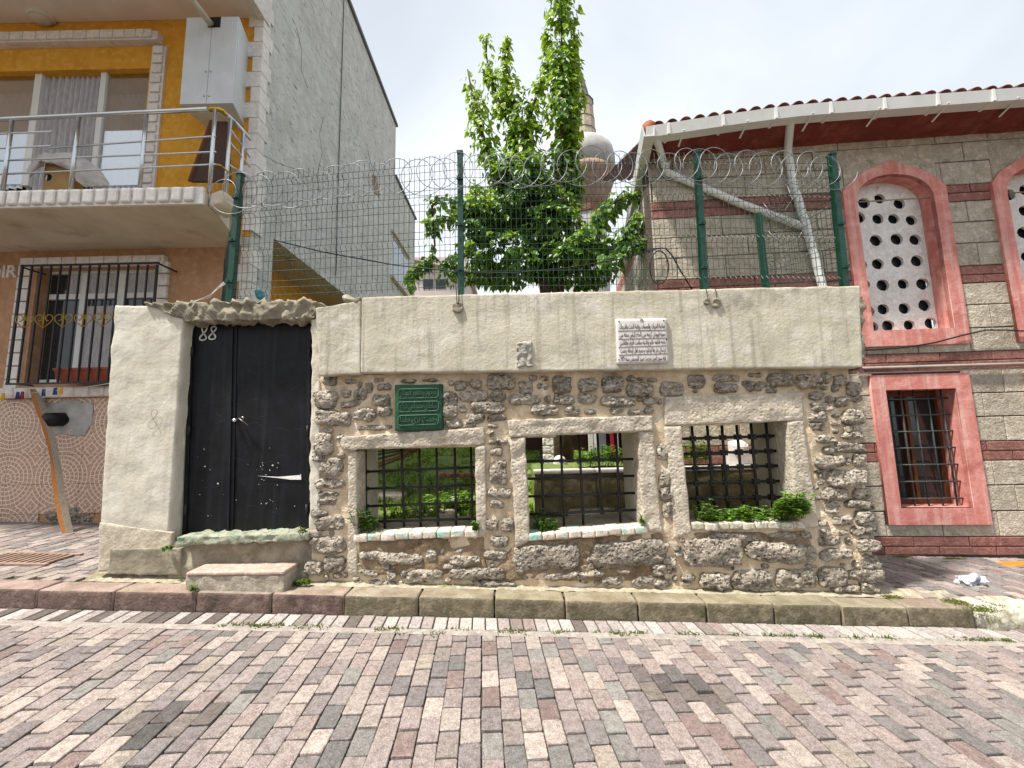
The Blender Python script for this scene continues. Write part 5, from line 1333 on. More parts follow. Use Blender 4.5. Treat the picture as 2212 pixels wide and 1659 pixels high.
cbl = thing('wall_cable', 'thin dark cable hanging down the grey side wall of the house', 'cable', (XC + .02, 7.8, 3))
yc, zc0 = yside(741, 30); mb = MB(); pts = []
for py in (-200, 30, 150, 300, 400, 470, 560, 600): y_, z_ = yside(741 + 3*math.sin(py*.02) - max(0, py-300)*.03, py); pts.append((XC + .02, yc + .02*math.sin(py), z_ + (0 if py < 0 else 0)))
mb.tube(pts, .009, 6); mb.build('cable', M['cable'], cbl, smooth=True)
# cabinet under the soffit with a stove pipe
cab = thing('wall_cabinet', 'white two door cabinet mounted under the soffit beside the balcony window', 'cabinet', tuple(at(455, 230, 5.0)))
fpx = [(403, 40), (516, 40), (506, 228), (393, 226)]
f = [at(x, y, 4.92) for x, y in fpx]; xl, xrr, zb, zt = (f[0].x+f[3].x)/2, (f[1].x+f[2].x)/2, (f[2].z+f[3].z)/2, f[0].z
mb = MB(); mb.hexa([(xl, 4.92, zb), (xrr, 4.92, zb), (xrr - .12, YH, zb), (xl + .05, YH, zb), (xl, 4.92, zt), (xrr, 4.92, zt), (xrr - .12, YH, zt), (xl + .05, YH, zt)]); mb.build('case', M['cabinet'], cab)
xm = (xl + xrr)/2; nz_ = Z(450, 63, 4.92)
for a, b_, s_ in ((xl + .004, xm - .004, 1), (xm + .004, xrr - .004, -1)):
    n0, n1 = (b_ - .05, b_) if s_ > 0 else (a, a + .12)
    mb = MB()
    if s_ > 0: pl = [(a, zb + .005), (b_, zb + .005), (b_, nz_), (n0, nz_), (n0, zt - .01), (a, zt - .01)]
    else: pl = [(a, zb + .005), (b_, zb + .005), (b_, zt - .01), (n1, zt - .01), (n1, nz_), (a, nz_)]
    mb.prism(pl, 4.9, 4.918); o = recalc(mb.build('cabinet_door', M['cabinet'], cab))
    for zz in (zb + .12, zb + .5):
        mb = MB(); cx = b_ - .03 if s_ > 0 else a + .03; mb.lathe([(.001, -.012), (.012, -.008), (.012, .008), (.001, .012)], (cx, 4.893, zz), 8); k_ = mb.build('knob', M['chrome'], None, True); k_.parent = o
mb = MB(); mb.box((xm - .05, 4.9, nz_), (xm + .12, 4.921, zt - .01)); mb.build('notch', M['dark'], cab)
sp_ = thing('stove_pipe', 'pale round flue pipe running from the soffit into the white cabinet', 'pipe', tuple(at(450, 40, 4.9)))
mb = MB(); mb.tube([tuple(at(405, -45, 4.2)), tuple(at(414, 0, 4.45)), tuple(at(458, 55, 4.93))], .045, 12); mb.build('pipe', M['soffit_low'], sp_, smooth=True)
# ceiling lamp
r_ = ray(90, 36); k = (ztop - CAM_H)/r_.z; lc = Vector((r_.x*k, r_.y*k, ztop))
cl = thing('ceiling_lamp', 'oval bulkhead ceiling lamp on the soffit above the balcony', 'lamp', tuple(lc))
def oval(c, a, b_, prof, mt, name):
    mb = MB(); vv = []; n_ = 24
    for s_, z in prof:
        for k in range(n_): vv.append((c.x + a*s_*math.cos(2*math.pi*k/n_), c.y + b_*s_*math.sin(2*math.pi*k/n_), c.z + z))
    mb.add(vv, [(i*n_+k, i*n_+(k+1) % n_, (i+1)*n_+(k+1) % n_, (i+1)*n_+k) for i in range(len(prof)-1) for k in range(n_)] + [tuple((len(prof)-1)*n_ + k for k in range(n_))])
    return mb.build(name, mt, cl, smooth=True)
oval(lc, .17, .13, [(1, 0), (1, -.03), (.9, -.045), (.86, -.04)], M['white_pl'], 'base_ring'); oval(lc, .15, .11, [(1, -.04), (.85, -.075), (.5, -.095), (.1, -.1)], M['soffit_low'], 'diffuser')
# board, bundle
bd = thing('leaning_board', 'dark brown wooden board leaning in the balcony corner under the cabinet', 'board', tuple(at(455, 388, 4.8)))
mb = MB(); q = [at(411, 392, 4.75), at(496, 392, 4.95), at(490, 262, 5.1), at(458, 262, 5.0)]
mb.add([tuple(p) for p in q] + [(p.x + .01, p.y + .03, p.z) for p in q], [(0,1,2,3), (7,6,5,4), (0,4,5,1), (1,5,6,2), (2,6,7,3), (3,7,4,0)]); mb.build('panel', M['board'], bd)
mb = MB(); mb.bar(q[0] + Vector((0, -.01, 0)), q[3] + Vector((0, -.01, 0)), .03, .03); mb.build('edge_batten', M['wood'], bd)
bx = thing('covered_box', 'cardboard box with a hole under a draped white cloth on the balcony', 'box', tuple(at(140, 398, 4.5)))
a, b_ = at(92, 400, 4.5), at(158, 400, 4.5); zb = zslab
mb = MB(); outer = rect(a.x, b_.x, zb, Z(120, 352, 4.5)); hc = at(104, 380, 4.5)
bm_ = plate('front', outer, [[(hc.x + .05*math.cos(t), hc.z - .02 + .05*math.sin(t)) for t in [k*math.pi/6 for k in range(12)]]], 4.5, 4.51, M['carton'], bx)
mb = MB(); mb.box((a.x + .02, 4.52, zb), (b_.x - .02, 4.7, Z(120, 372, 4.5))); mb.build('box_body', M['dark'], bx)
mb = MB(); mb.add([(b_.x, 4.5, zb), (b_.x - .03, 4.7, zb), (b_.x - .03, 4.7, outer[2][1] - .1), (b_.x, 4.5, outer[2][1])], [(0, 1, 2, 3)]); mb.build('side', M['carton'], bx)
T_ = [(62, 372), (66, 350), (84, 335), (118, 329), (156, 330), (188, 345), (214, 364), (232, 388), (238, 398)]
B_ = [(66, 384), (76, 374), (92, 352), (118, 356), (152, 366), (166, 392), (184, 404), (208, 406), (236, 406)]
mb = MB(); vv = []; nu, nv = 48, 12
for i in range(nu + 1):
    t = i/nu*8; k = min(int(t), 7); f_ = t - k
    a = [lerp(T_[k][c], T_[k+1][c], f_) for c in (0, 1)]; b_ = [lerp(B_[k][c], B_[k+1][c], f_) for c in (0, 1)]
    for j in range(nv + 1):
        v = j/nv; y = 4.62 - .2*math.sin(math.pi*(.08 + .6*v)); p = at(lerp(a[0], b_[0], v), lerp(a[1], b_[1], v), y)
        p += Vector((0, -1, .4))*.03*frac((p.x*1.5, v, p.z*1.2), 6, 4); vv.append(p)
mb.add(vv, [(i*(nv+1)+j, i*(nv+1)+j+1, (i+1)*(nv+1)+j+1, (i+1)*(nv+1)+j) for i in range(nu) for j in range(nv)])
mb.build('cloth', M['cloth'], bx, smooth=True)

# ground floor window, its grille with gold hearts
gw = sub('ground_window'); YI = YH + .14
for a, b_ in ((74, 84), (166, 178), (248, 262), (325, 334)): fr(a, b_, 577, 828, YI, .06, M['pvc'], 'window_post', gw, 700)
for y0, y1 in ((577, 590), (634, 645), (818, 828)): fr(70, 336, y0, y1, YI + .003, .05, M['pvc'], 'window_bar', gw, 700)
fr(60, 336, 576, 830, YI + .04, .006, M['glass'], 'pane', gw, 700)
wavy(140, 330, 590, 640, YI + .035, M['curtain'], 'curtain', gw, 14, .003, 700); wavy(185, 330, 660, 820, YI + .035, M['curtain'], 'curtain', gw, 12, .003, 700)
mb = MB(); mb.box((gx0 - .0, YH + .002, gz0 - .02), (gx0 + .03, YH + .3, gz1)); hp_(mb, 'reveal', M['peach'], gw)
mb = MB(); x0, x1 = X(60, 570, YH), X(362, 570, YH); mb.box((x0, YH - .07, Z(200, 577, YH)), (x1, YH, Z(200, 559, YH))); hp_(mb, 'trim_header', M['trim'], gw)
x = x0
while x < x1 - .06:
    mb = MB(); qbox(mb, rect(x, min(x + .19, x1) - .008, Z(200, 575, YH), Z(200, 560, YH)), YH - .09, .03, .005, (4, 2, 3), .003, 12); hp_(mb, 'trim_block', M['trim'], gw); x += .2
for xa, xb in ((X(338, 700, YH), X(358, 700, YH)), (X(32, 700, YH), X(58, 700, YH))):
    z = gz0 - .12
    while z < gz1 - .1: mb = MB(); qbox(mb, rect(xa, xb, z, z + .17), YH - .04, .05, .006, (3, 2, 4), .003, 12, seed=z); hp_(mb, 'trim_block', M['trim'], gw); z += .185
x = X(14, 848, YH); xe = X(300, 848, YH)
while x < xe: mb = MB(); qbox(mb, rect(x, x + .2, Z(100, 860, YH), Z(100, 838, YH)), YH - .09, .1, .008, (4, 3, 3), .006, 12, seed=x); hp_(mb, 'sill_block', M['trim'], gw, True); x += .207
gg_ = sub('window_grille'); YGR = YH - .28
for i in range(15):
    t = lerp(49, 340, i/14); p = at(t, 572, YGR); b_ = at(t, 826, YGR); mb = MB(); mb.bar((p.x, YGR, p.z), (p.x, YGR, b_.z), .017 if i % 14 else .03, .017); hp_(mb, 'bar', M['iron'], gg_)
xg0, xg1 = at(49, 572, YGR).x - .02, at(340, 572, YGR).x + .02
for py in (571, 826): z = Z(190, py, YGR); mb = MB(); mb.bar((xg0, YGR, z), (xg1, YGR, z), .02, .022); hp_(mb, 'crossbar', M['iron'], gg_)
for x in (xg0, xg1):
    for py in (573, 824): z = Z(190, py, YGR); mb = MB(); mb.bar((x, YGR, z), (x, YH, z), .018); hp_(mb, 'wall_tie', M['iron'], gg_)
zh0, zh1 = Z(130, 708, YGR), Z(130, 677, YGR)
spx = (xg1 - xg0 - .04)/14*2
for i in range(6):
    cx = xg0 + .02 + spx*(i + .5); mb = MB(); hw = spx*.47; H = zh1 - zh0
    for s_ in (-1, 1):
        pts = [(cx, zh0), (cx + s_*hw*.75, zh0 + H*.38)]
        for k in range(13):
            a = -.4 + k/12*5.2; rr = hw*.48*(1 - .035*k); pts.append((cx + s_*(hw*.5 + rr*math.cos(a)), zh0 + H*.66 + rr*math.sin(a)))
        mb.tube([(x, YGR - .012, z) for x, z in pts], .006, 6)
    mb.bar((cx, YGR - .012, zh0 - .01), (cx, YGR - .012, zh1 + .02), .012)
    hp_(mb, 'heart_scroll', M['gold'], gg_, True)
pt = thing('flower_planter', 'empty terracotta planter box behind the window grille with gold hearts', 'planter', tuple(at(180, 824, YH - .15)))
a, b_ = X(128, 800, YH - .2), X(262, 800, YH - .2); z0, z1 = Z(170, 824, YH - .2), Z(170, 796, YH - .2)
mb = MB(); mb.hexa([(a + .03, YH - .24, z0), (b_ - .03, YH - .24, z0), (b_ - .03, YH - .08, z0), (a + .03, YH - .08, z0), (a, YH - .26, z1 - .03), (b_, YH - .26, z1 - .03), (b_, YH - .06, z1 - .03), (a, YH - .06, z1 - .03)]); mb.build('trough', M['terracotta'], pt)
mb = MB(); mb.box((a - .012, YH - .27, z1 - .03), (b_ + .012, YH - .05, z1)); mb.build('rim', M['terracotta'], pt)
# raised letters on the wall
c = at(12, 600, YH); lz = (Z(12, 574, YH) - c.z)
o = text('raised_letters', 'DIR', lz*1.38, lambda x, y, z: (c.x + x, YH - .012 - z, c.z + y), M['trim'], hs, ext=.014, bold=.004)
mx = max(v.co.x for v in o.data.vertices); d_ = X(41, 588, YH) - mx
for v in o.data.vertices: v.co.x += d_
# wall tiles with fan mosaic
zt = Z(100, 862, YH); tile_h = .386; x0 = X(-60, 1000, YH)
k = 0
for r in range(5):
    z1_ = zt - r*tile_h; z0_ = z1_ - tile_h + .004
    if r == 4: z0_ = z1_ - .2
    for cidx in range(8):
        a = x0 + cidx*.5
        if a > XC - .5: continue
        if r == 4 and a > X(60, 1100, YH): continue
        mb = MB(); mb.box((a + .002, YH - .016, z0_), (a + .498, YH + .002, z1_)); hp_(mb, 'wall_tile', M['fan'])
mb = MB(); qbox(mb, pxq([(84, 868), (212, 864), (188, 948), (96, 934)], YH - .02), YH - .03, .04, .01, (30, 2, 20), .02, 9, ell=.45, seed=3, lat=2.5); hp_(mb, 'cement_patch', mat('pale_cement', 'a8a6a2', '94928d', s=6, grain=.1, b=.5, bs=20, rough=.9), None, True)
mb = MB(); qbox(mb, pxq([(108, 1098), (205, 1098), (205, 1142), (104, 1142)], YH), YH - .012, .05, .01, (14, 2, 8), .05, 8, seed=9); hp_(mb, 'rough_footing', M['stone'], None, True)
vp = thing('vent_pipe', 'short black vent pipe sticking out of the tiled wall', 'pipe', tuple(at(108, 910, YH - .1)))
c = at(140, 906, YH); mb = MB(); mb.tube([(c.x, YH, c.z), (c.x - .0, YH - .12, c.z - .005), (c.x - .01, YH - .2, c.z - .01), (c.x - .01, YH - .2, c.z - .01), (c.x - .01, YH - .12, c.z - .01)], [.095, .095, .093, .08, .078], 18); mb.build('pipe', M['dark'], vp, smooth=True)
pk = thing('wooden_plank', 'warped orange brown plank leaning against the tiled wall', 'plank', tuple(on_pave(146, 1150)))
bt = on_pave(140, 1152); tp_px = at(72, 840, YH - .1); mb = MB(); vv = []; n_ = 12
for i in range(n_ + 1):
    t = i/n_; p = bt.lerp(tp_px, t); w = .05 + .01*math.sin(t*9) + .006*math.sin(t*23); ox = .035*math.sin(t*3.0) - .02*math.sin(t*8)
    vv += [(p.x + ox - w/2, p.y - .01, p.z), (p.x + ox + w/2, p.y - .01, p.z), (p.x + ox + w/2 + .02, p.y + .05, p.z), (p.x + ox - w/2, p.y + .05, p.z)]
mb.add(vv, [(4*i+k, 4*i+(k+1) % 4, 4*i+4+(k+1) % 4, 4*i+4+k) for i in range(n_) for k in (0, 2, 3)] + [(3, 2, 1, 0), tuple(4*n_+k for k in range(4))]); mb.build('face', M['plank'], pk)
mb = MB(); mb.add(vv, [(4*i+1, 4*i+2, 4*i+6, 4*i+5) for i in range(n_)]); mb.build('edge', M['plank_grey'], pk)
# clothes line with pegs
ln = thing('clothes_line', 'thin white clothes line tied to the plank below the barred window', 'clothes line', tuple(at(80, 850, YH - .3)))
L0, L1, L2 = at(-80, 862, 5.0), at(78, 848, YH - .12), at(262, 824, 4.6)
mb = MB(); mb.tube([L0, L0.lerp(L1, .5) - Vector((0, 0, .015)), L1, L1.lerp(L2, .5) - Vector((0, 0, .02)), L2], .0045, 6); mb.build('line', M['rope'], ln, smooth=True)
for px, py, mt, nm in ((6, 857, 'peg_yellow', 'yellow clothes peg at the far left of the white line'), (38, 853, 'peg_blue', 'blue clothes peg just left of the red peg on the line'), (48, 852, 'peg_red', 'red clothes peg beside the blue one on the line'), (97, 850, 'peg_blue', 'blue clothes peg right behind the leaning plank'), (124, 845, 'peg_blue', 'blue clothes peg left of the rightmost yellow peg'), (137, 843, 'peg_yellow', 'yellow clothes peg nearest the plastered pier')):
    t = (px + 80)/158 if px < 78 else (px - 78)/184
    p = L0.lerp(L1, t) if px < 78 else L1.lerp(L2, t)
    pg = thing('clothes_peg', nm, 'clothes peg', (p.x, p.y, p.z - .05), 'pegs on the clothes line')
    for s_ in (-1, 1):
        mb = MB(); mb.hexa([(p.x + s_*.016 - .006, p.y - .012, p.z - .065), (p.x + s_*.016 + .006, p.y - .012, p.z - .065), (p.x + s_*.016 + .006, p.y + .004, p.z - .065), (p.x + s_*.016 - .006, p.y + .004, p.z - .065), (p.x + s_*.007 - .006, p.y - .012, p.z + .03), (p.x + s_*.007 + .006, p.y - .012, p.z + .03), (p.x + s_*.007 + .006, p.y + .004, p.z + .03), (p.x + s_*.007 - .006, p.y + .004, p.z + .03)])
        mb.build('jaw', M[mt], pg)
    mb = MB(); mb.tube([(p.x - .018, p.y - .004, p.z - .01), (p.x + .018, p.y - .004, p.z - .01)], .005, 6); mb.build('spring', M['chrome'], pg)
# ---------------------------------------------------------------- leaves
def add_leaf(mb, p, tip, nrm, l, w, col, fold=.18):
    tip = tip.normalized(); s = tip.cross(nrm)
    if s.length < 1e-4: s = tip.cross(Vector((.3, .5, .8)))
    s.normalize(); n_ = s.cross(tip)
    q = lambda a, b_, c=0: p + s*(a*w) + tip*(b_*l) + n_*(c*l)
    mb.add([q(0, 0), q(-.3, -.1), q(-.5, .28), q(0, 1, -.12), q(.5, .28), q(.3, -.1), q(0, .4, -fold)],
           [(0, 1, 2, 6), (6, 2, 3), (6, 3, 4), (0, 6, 4, 5)], col)
def rv(r=R): 
    while True:
        v = Vector((r.uniform(-1, 1), r.uniform(-1, 1), r.uniform(-1, 1)))
        if .05 < v.length < 1: return v.normalized()
def gcol(lo, hi, t, j=.25):
    k = R.uniform(1-j, 1+j); return tuple(lerp(a, b_, t)*k for a, b_ in zip(lo, hi))
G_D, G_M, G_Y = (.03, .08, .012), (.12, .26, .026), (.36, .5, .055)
def shoot(mb, pts, rad, dens, lsz=(.09, .15), young=0.0):
    """pts: world points; rad: start/end spread; leaves hang round the stem"""
    pts = [Vector(p) for p in pts]; L_ = [0]
    for a, b_ in zip(pts, pts[1:]): L_.append(L_[-1] + (b_-a).length)
    n_ = int(L_[-1]*dens)
    for _ in range(n_):
        s = R.random()**.9*L_[-1]; i = max(k for k in range(len(L_)) if L_[k] <= s); i = min(i, len(pts)-2)
        t = (s - L_[i])/(L_[i+1] - L_[i]); c = pts[i].lerp(pts[i+1], t); u = s/L_[-1]
        r = lerp(rad[0], rad[1], u) * R.random()**.55 * (1 + .5*frac(c*3.1, 1, 2))
        if frac(c + Vector((3, 1, 2)), 3.4, 2) < -.22 and R.random() < .8: continue
        o_ = rv(); o_.z *= .5; p = c + o_*r
        tip = (o_*.7 + Vector((0, 0, -.9)) + rv()*.55); nrm = (o_ + Vector((0, -.3, .5)) + rv()*.5)
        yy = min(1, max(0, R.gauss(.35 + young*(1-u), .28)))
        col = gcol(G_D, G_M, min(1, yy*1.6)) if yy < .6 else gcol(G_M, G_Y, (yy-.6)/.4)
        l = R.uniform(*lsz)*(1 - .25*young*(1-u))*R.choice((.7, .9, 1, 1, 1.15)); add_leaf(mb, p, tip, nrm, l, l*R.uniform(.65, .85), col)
def z1_(x, y, Y): return tuple(at(877.8 + x*.2976, y*.2976, Y))
def z5_(x, y, Y): return tuple(at(850.3 + x*.3456, 356.6 + y*.3456, Y))
def z4_(x, y, Y): return tuple(at(1261.8 + x*.2881, 356.6 + y*.2881, Y))
YT = 6.0
def YARD(y): return .5 + .085*max(0, y - 4.0)
tb = at(1195, 640, YT)
tree = thing('leafy_tree', 'tall leafy tree with upright shoots of heart shaped leaves behind the fence', 'tree', (tb.x, YT, YARD(YT)))
SH = [([(445, 505), (470, 640), (520, 800), (560, 1000), (600, 1130), (690, 1290), (850, 1480)], .12, .36, 6.0, 1),
      ([(583, 255), (580, 400), (610, 560), (660, 700), (720, 850), (800, 1030), (860, 1250), (900, 1500)], .12, .42, 6.05, 1),
      ([(735, 260), (722, 420), (730, 560), (770, 720), (830, 900), (850, 1100), (900, 1350)], .07, .4, 5.9, 1),
      ([(1005, 215), (1040, 330), (1030, 500), (960, 650), (910, 800), (880, 950), (870, 1100), (930, 1400)], .08, .38, 6.1, .8),
      ([(1128, -160), (1128, 150), (1126, 350), (1130, 550), (1125, 700), (1130, 900), (1110, 1100), (1090, 1300), (1080, 1600)], .27, .36, 5.85, .3),
      ([(1215, 220), (1218, 400), (1228, 520), (1205, 700), (1190, 900), (1205, 1060), (1205, 1200), (1200, 1500)], .13, .22, 5.95, .9),
      ([(1180, 560), (1160, 800), (1150, 1000), (1120, 1300)], .2, .3, 6.2, .5)]
crown = MB(); limbs = []
for pts, r0, r1, Y, yg in SH:
    w = [z1_(x, y, Y + .05*math.sin(i)) for i, (x, y) in enumerate(pts)]
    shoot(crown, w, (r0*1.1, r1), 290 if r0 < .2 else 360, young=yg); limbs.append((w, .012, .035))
arch = [z5_(x, y, 5.75) for x, y in ((520, 330), (410, 230), (300, 205), (240, 255), (250, 400), (258, 500), (240, 580), (170, 640), (105, 690), (100, 770))]
shoot(crown, arch, (.22, .11), 150, young=-.2); limbs.append((arch, .025, .008))
for pts, Y in (([(510, 100), (500, 250), (560, 420)], 5.8), ([(590, 130), (600, 260), (640, 430)], 5.9), ([(400, 330), (310, 320), (300, 345)], 5.75), ([(420, 560), (330, 620), (360, 700)], 5.8)):
    w = [z5_(x, y, Y) for x, y in pts]; shoot(crown, w, (.1, .24), 190, young=.6); limbs.append((w, .008, .02))
def blob(cx, cy, rx, rz, Y, ry, n_, conv, sc, yg=.3, sz=(.09, .14)):
    c = Vector(conv(cx, cy, Y)); k = Y/FOC*sc
    for _ in range(n_):
        o_ = rv() * R.random()**.33; p = c + Vector((o_.x*rx*k, o_.y*ry, o_.z*rz*k))
        if frac(p, 2.3, 2) < -.12: continue
        out = o_.length; tip = o_*.6 + Vector((0, -.1, -.8)) + rv()*.6; nrm = o_ + Vector((0, -.4, .6)) + rv()*.6
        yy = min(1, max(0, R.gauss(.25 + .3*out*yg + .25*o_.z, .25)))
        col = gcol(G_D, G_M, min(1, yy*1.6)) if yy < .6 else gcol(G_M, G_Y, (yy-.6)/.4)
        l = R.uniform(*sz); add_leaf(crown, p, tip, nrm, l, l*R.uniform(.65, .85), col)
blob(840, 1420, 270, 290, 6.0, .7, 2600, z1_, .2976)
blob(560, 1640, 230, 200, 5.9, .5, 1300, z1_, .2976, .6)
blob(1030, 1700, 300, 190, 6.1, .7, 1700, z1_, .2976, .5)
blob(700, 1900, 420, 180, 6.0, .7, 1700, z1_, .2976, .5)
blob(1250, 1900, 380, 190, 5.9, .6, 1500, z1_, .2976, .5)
# arm reaching the prayer house
for pts, Y, r in (([(300, 190), (210, 290), (120, 400), (60, 520), (-40, 640)], 5.5, (.2, .3)), ([(430, 230), (300, 240), (200, 300)], 5.4, (.14, .22)), ([(420, 350), (400, 430), (330, 520), (200, 640)], 5.3, (.1, .25)), ([(490, 560), (430, 590), (300, 640), (180, 720)], 5.2, (.12, .25))):
    w = [z4_(x, y, Y) for x, y in pts]; shoot(crown, w, r, 240, young=.2); limbs.append((w, .008, .03))
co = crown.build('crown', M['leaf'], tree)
trunk = MB(); trunk.tube([(tb.x + .1, YT, YARD(YT) - .2), (tb.x + .05, YT, 1.6), (tb.x - .05, YT, 2.6), (tb.x - .1, YT + .02, 3.4), (tb.x - .12, YT, 4.2)], [.17, .14, .12, .09, .04], 12)
trunk.build('trunk', M['bark'], tree, smooth=True)
for w, r0, r1 in limbs:
    mb = MB(); mb.tube(w, [lerp(r0, r1, i/(len(w)-1)) for i in range(len(w))], 7); mb.build('limb', M['bark'], tree, smooth=True)
for k, (x, y) in enumerate(((850, 1480), (900, 1500), (930, 1400), (1080, 1600), (1200, 1500))):
    a = Vector(z1_(x, y, 6.0)); mb = MB(); mb.tube([a, a.lerp(Vector((tb.x, YT, 2.9)), .6), (tb.x - .02, YT, 2.2)], [.03, .05, .07], 8); mb.build('limb', M['bark'], tree, smooth=True)

# ---------------------------------------------------------------- small plants
def weed(name, label, cat, c, spread, h, n_, lsz, g0=(.05, .12, .02), g1=(.16, .3, .05), lean=(0, -.25), group=None, stems=True):
    c = Vector(c); o = thing(name, label, cat, tuple(c), group); mb = MB(); sm = MB()
    for k in range(n_):
        a = R.random()*2*math.pi; rr = R.random()**.5
        b0 = c + Vector((spread[0]*rr*math.cos(a), spread[1]*rr*math.sin(a), 0)); hh = h*R.uniform(.45, 1)*(1 - .45*rr)
        tp = b0 + Vector((R.uniform(-.3, .3)*hh + lean[0]*hh, R.uniform(-.25, .15)*hh + lean[1]*hh, hh))
        sm.tube([b0, b0.lerp(tp, .5) + Vector((0, 0, hh*.06)), tp], .0022, 4)
        for lv in range(2, 6):
            p = b0.lerp(tp, lv/5)
            for m_ in range(4 if lv < 5 else 5):
                an = m_*math.pi/2 + lv*.8 + R.uniform(-.4, .4); d = Vector((math.cos(an), math.sin(an), R.uniform(-.15, .5)))
                l = R.uniform(*lsz)*(1.1 - .1*lv if lv < 5 else .7); add_leaf(mb, p, d, Vector((0, 0, 1)) + rv()*.4, l, l*.5, gcol(g0, g1, R.random()), .08)
    mb.build('foliage', M['weed'], o)
    if stems: sm.build('stems', mat('green_stem', '4c5a22', '3f4c1c', s=9, grain=.1, b=0, rough=.7) if 'green_stem' not in bpy.data.materials else bpy.data.materials['green_stem'], o)['kind'] = 'stuff'
    return o
def sill(px, py, dy=.06): p = at(px, py, YW + dy); return p
weed('sill_plant', 'dark leafy plant in the left corner of the first barred window', 'plant', sill(800, 1150, .1), (.12, .1), .3, 26, (.035, .055), (.03, .075, .015), (.1, .2, .04), (-.2, -.35))
weed('sill_plant', 'small pale sprig at the right end of the first window sill', 'plant', sill(1024, 1150, -.02), (.025, .03), .17, 7, (.03, .045))
weed('sill_plant', 'leafy plant in the left corner of the middle barred window', 'plant', sill(1180, 1148, .12), (.13, .1), .22, 24, (.035, .055), (.03, .08, .015), (.1, .2, .04))
weed('sill_plant', 'tiny sprig at the right end of the middle window sill', 'plant', sill(1386, 1132, -.01), (.02, .03), .1, 5, (.025, .04))
weed('sill_plant', 'bushy green weeds spilling along the sill of the right barred window', 'plant', sill(1610, 1130, .1), (.42, .1), .2, 80, (.045, .07), (.06, .15, .025), (.22, .38, .07))
weed('sill_plant', 'tall leafy plant hanging over the right corner of the right sill', 'plant', sill(1706, 1118, -.02), (.16, .08), .3, 60, (.05, .075), (.06, .15, .025), (.24, .4, .08), lean=(.15, -.35))
weed('sill_plant', 'leafy plant at the left corner of the right window sill', 'plant', sill(1520, 1128, .06), (.08, .08), .26, 18, (.04, .055), (.04, .1, .02), (.14, .27, .05))
weed('wall_weed', 'small weed growing beside the left end of the green threshold', 'plant', at(362, 1190, YW - .07), (.04, .03), .07, 9, (.02, .035))
weed('wall_weed', 'dry reddish weed hanging at the right end of the threshold', 'plant', at(655, 1152, YW - .06), (.06, .03), .1, 8, (.015, .025), (.16, .12, .04), (.22, .22, .06), (-.5, -.3))
weed('wall_weed', 'tuft of weeds between the step and the wall foot', 'plant', (at(655, 1265, 3.42).x, 3.43, PAVEZ(at(655, 1265, 3.42).x) + .01), (.08, .04), .07, 16, (.02, .035), (.05, .1, .02), (.17, .26, .05))
weed('wall_weed', 'tiny weed at the left foot of the concrete step', 'plant', (at(412, 1285, 3.26).x, 3.27, PAVEZ(-2.6) + .005), (.03, .02), .07, 7, (.018, .03))
# grass and moss in the gutter joints
gw_ = MB()
for px, py in [(R.uniform(470, 700), R.uniform(1346, 1358)) for _ in range(16)] + [(R.uniform(800, 2150), 1348 + R.uniform(0, 26)) for _ in range(64)]:
    r_ = ray(px, py); k = (0 - CAM_H)/(r_.z - SL*r_.x); c = Vector((r_.x*k, min(r_.y*k, 3.06), 0)); c.z = ROADZ(c.x)
    for _ in range(R.randint(6, 22)):
        p = c + Vector((R.gauss(0, .03), R.gauss(0, .012), -.004)); l = R.uniform(.01, .03)
        add_leaf(gw_, p, Vector((R.uniform(-1, 1), R.uniform(-1, 1), R.uniform(.2, 1.2))), rv(), l, l*.35, gcol((.07, .1, .02), (.16, .2, .05), R.random()))
o = gw_.build('gutter_grass', M['weed']); tag(o, 'little tufts of grass and moss along the joints by the gutter', 'grass', kind='stuff')
ms = MB()
for px, py, sx, sy in ((2105, 1305, .2, .05), (2060, 1300, .08, .04), (1925, 1290, .08, .03), (2060, 1207, .1, .02), (1950, 1203, .08, .02), (2120, 1318, .12, .04)):
    c = on_pave(px, py)
    for _ in range(420):
        p = c + Vector((R.gauss(0, sx*.5), R.gauss(0, sy*.6), 0)); p.z = PAVEZ(p.x) + .002; l = R.uniform(.006, .016)
        add_leaf(ms, p, Vector((R.uniform(-1, 1), R.uniform(-1, 1), R.uniform(.1, .9))), rv(), l, l*.6, gcol((.09, .1, .02), (.2, .2, .05), R.random()))
o = ms.build('moss_patch', M['weed']); tag(o, 'patches of olive moss on the right hand pavement', 'moss', kind='stuff')

# ---------------------------------------------------------------- graveyard behind the windows
yd = sheet('courtyard_ground', XC + .03, 1.72, 4.03, 16, lambda x, y: YARD(y), M['grass'], 40, 90, .06, 1.5); yd['kind'] = 'structure'
yd2 = sheet('courtyard_strip', 1.72, 3.1, 4.03, 4.84, lambda x, y: YARD(y), M['grass'], 20, 12, .04, 1.5); yd2['kind'] = 'structure'
gm = MB()
for _ in range(11000):
    x, y = R.uniform(-3, 1.6), 4.1 + 8*R.random()**1.6
    if frac((x, y, 0), 1.3, 3) < -.05: continue
    z = YARD(y) + .06*frac((x, y, 0), 1.5); l = R.uniform(.04, .11)
    add_leaf(gm, Vector((x, y, z - .01)), Vector((R.uniform(-.7, .7), R.uniform(-.7, .5), R.uniform(.4, 1.2))), rv(), l, l*.45, gcol((.07, .16, .02), (.24, .34, .06), R.random()))
o = gm.build('courtyard_weeds', M['weed']); tag(o, 'low grass and weeds covering the courtyard ground', 'grass', kind='stuff')
weed('yard_weed', 'bright green broadleaf weed seen through the first window', 'plant', (-.75, 4.75, YARD(4.75)), (.4, .22), .24, 70, (.06, .09), (.06, .16, .02), (.22, .4, .04))
weed('yard_weed', 'dark weed clump in the shade behind the first window', 'plant', (-1.05, 4.4, YARD(4.4)), (.3, .15), .2, 34, (.05, .07), (.03, .08, .015), (.09, .18, .03))
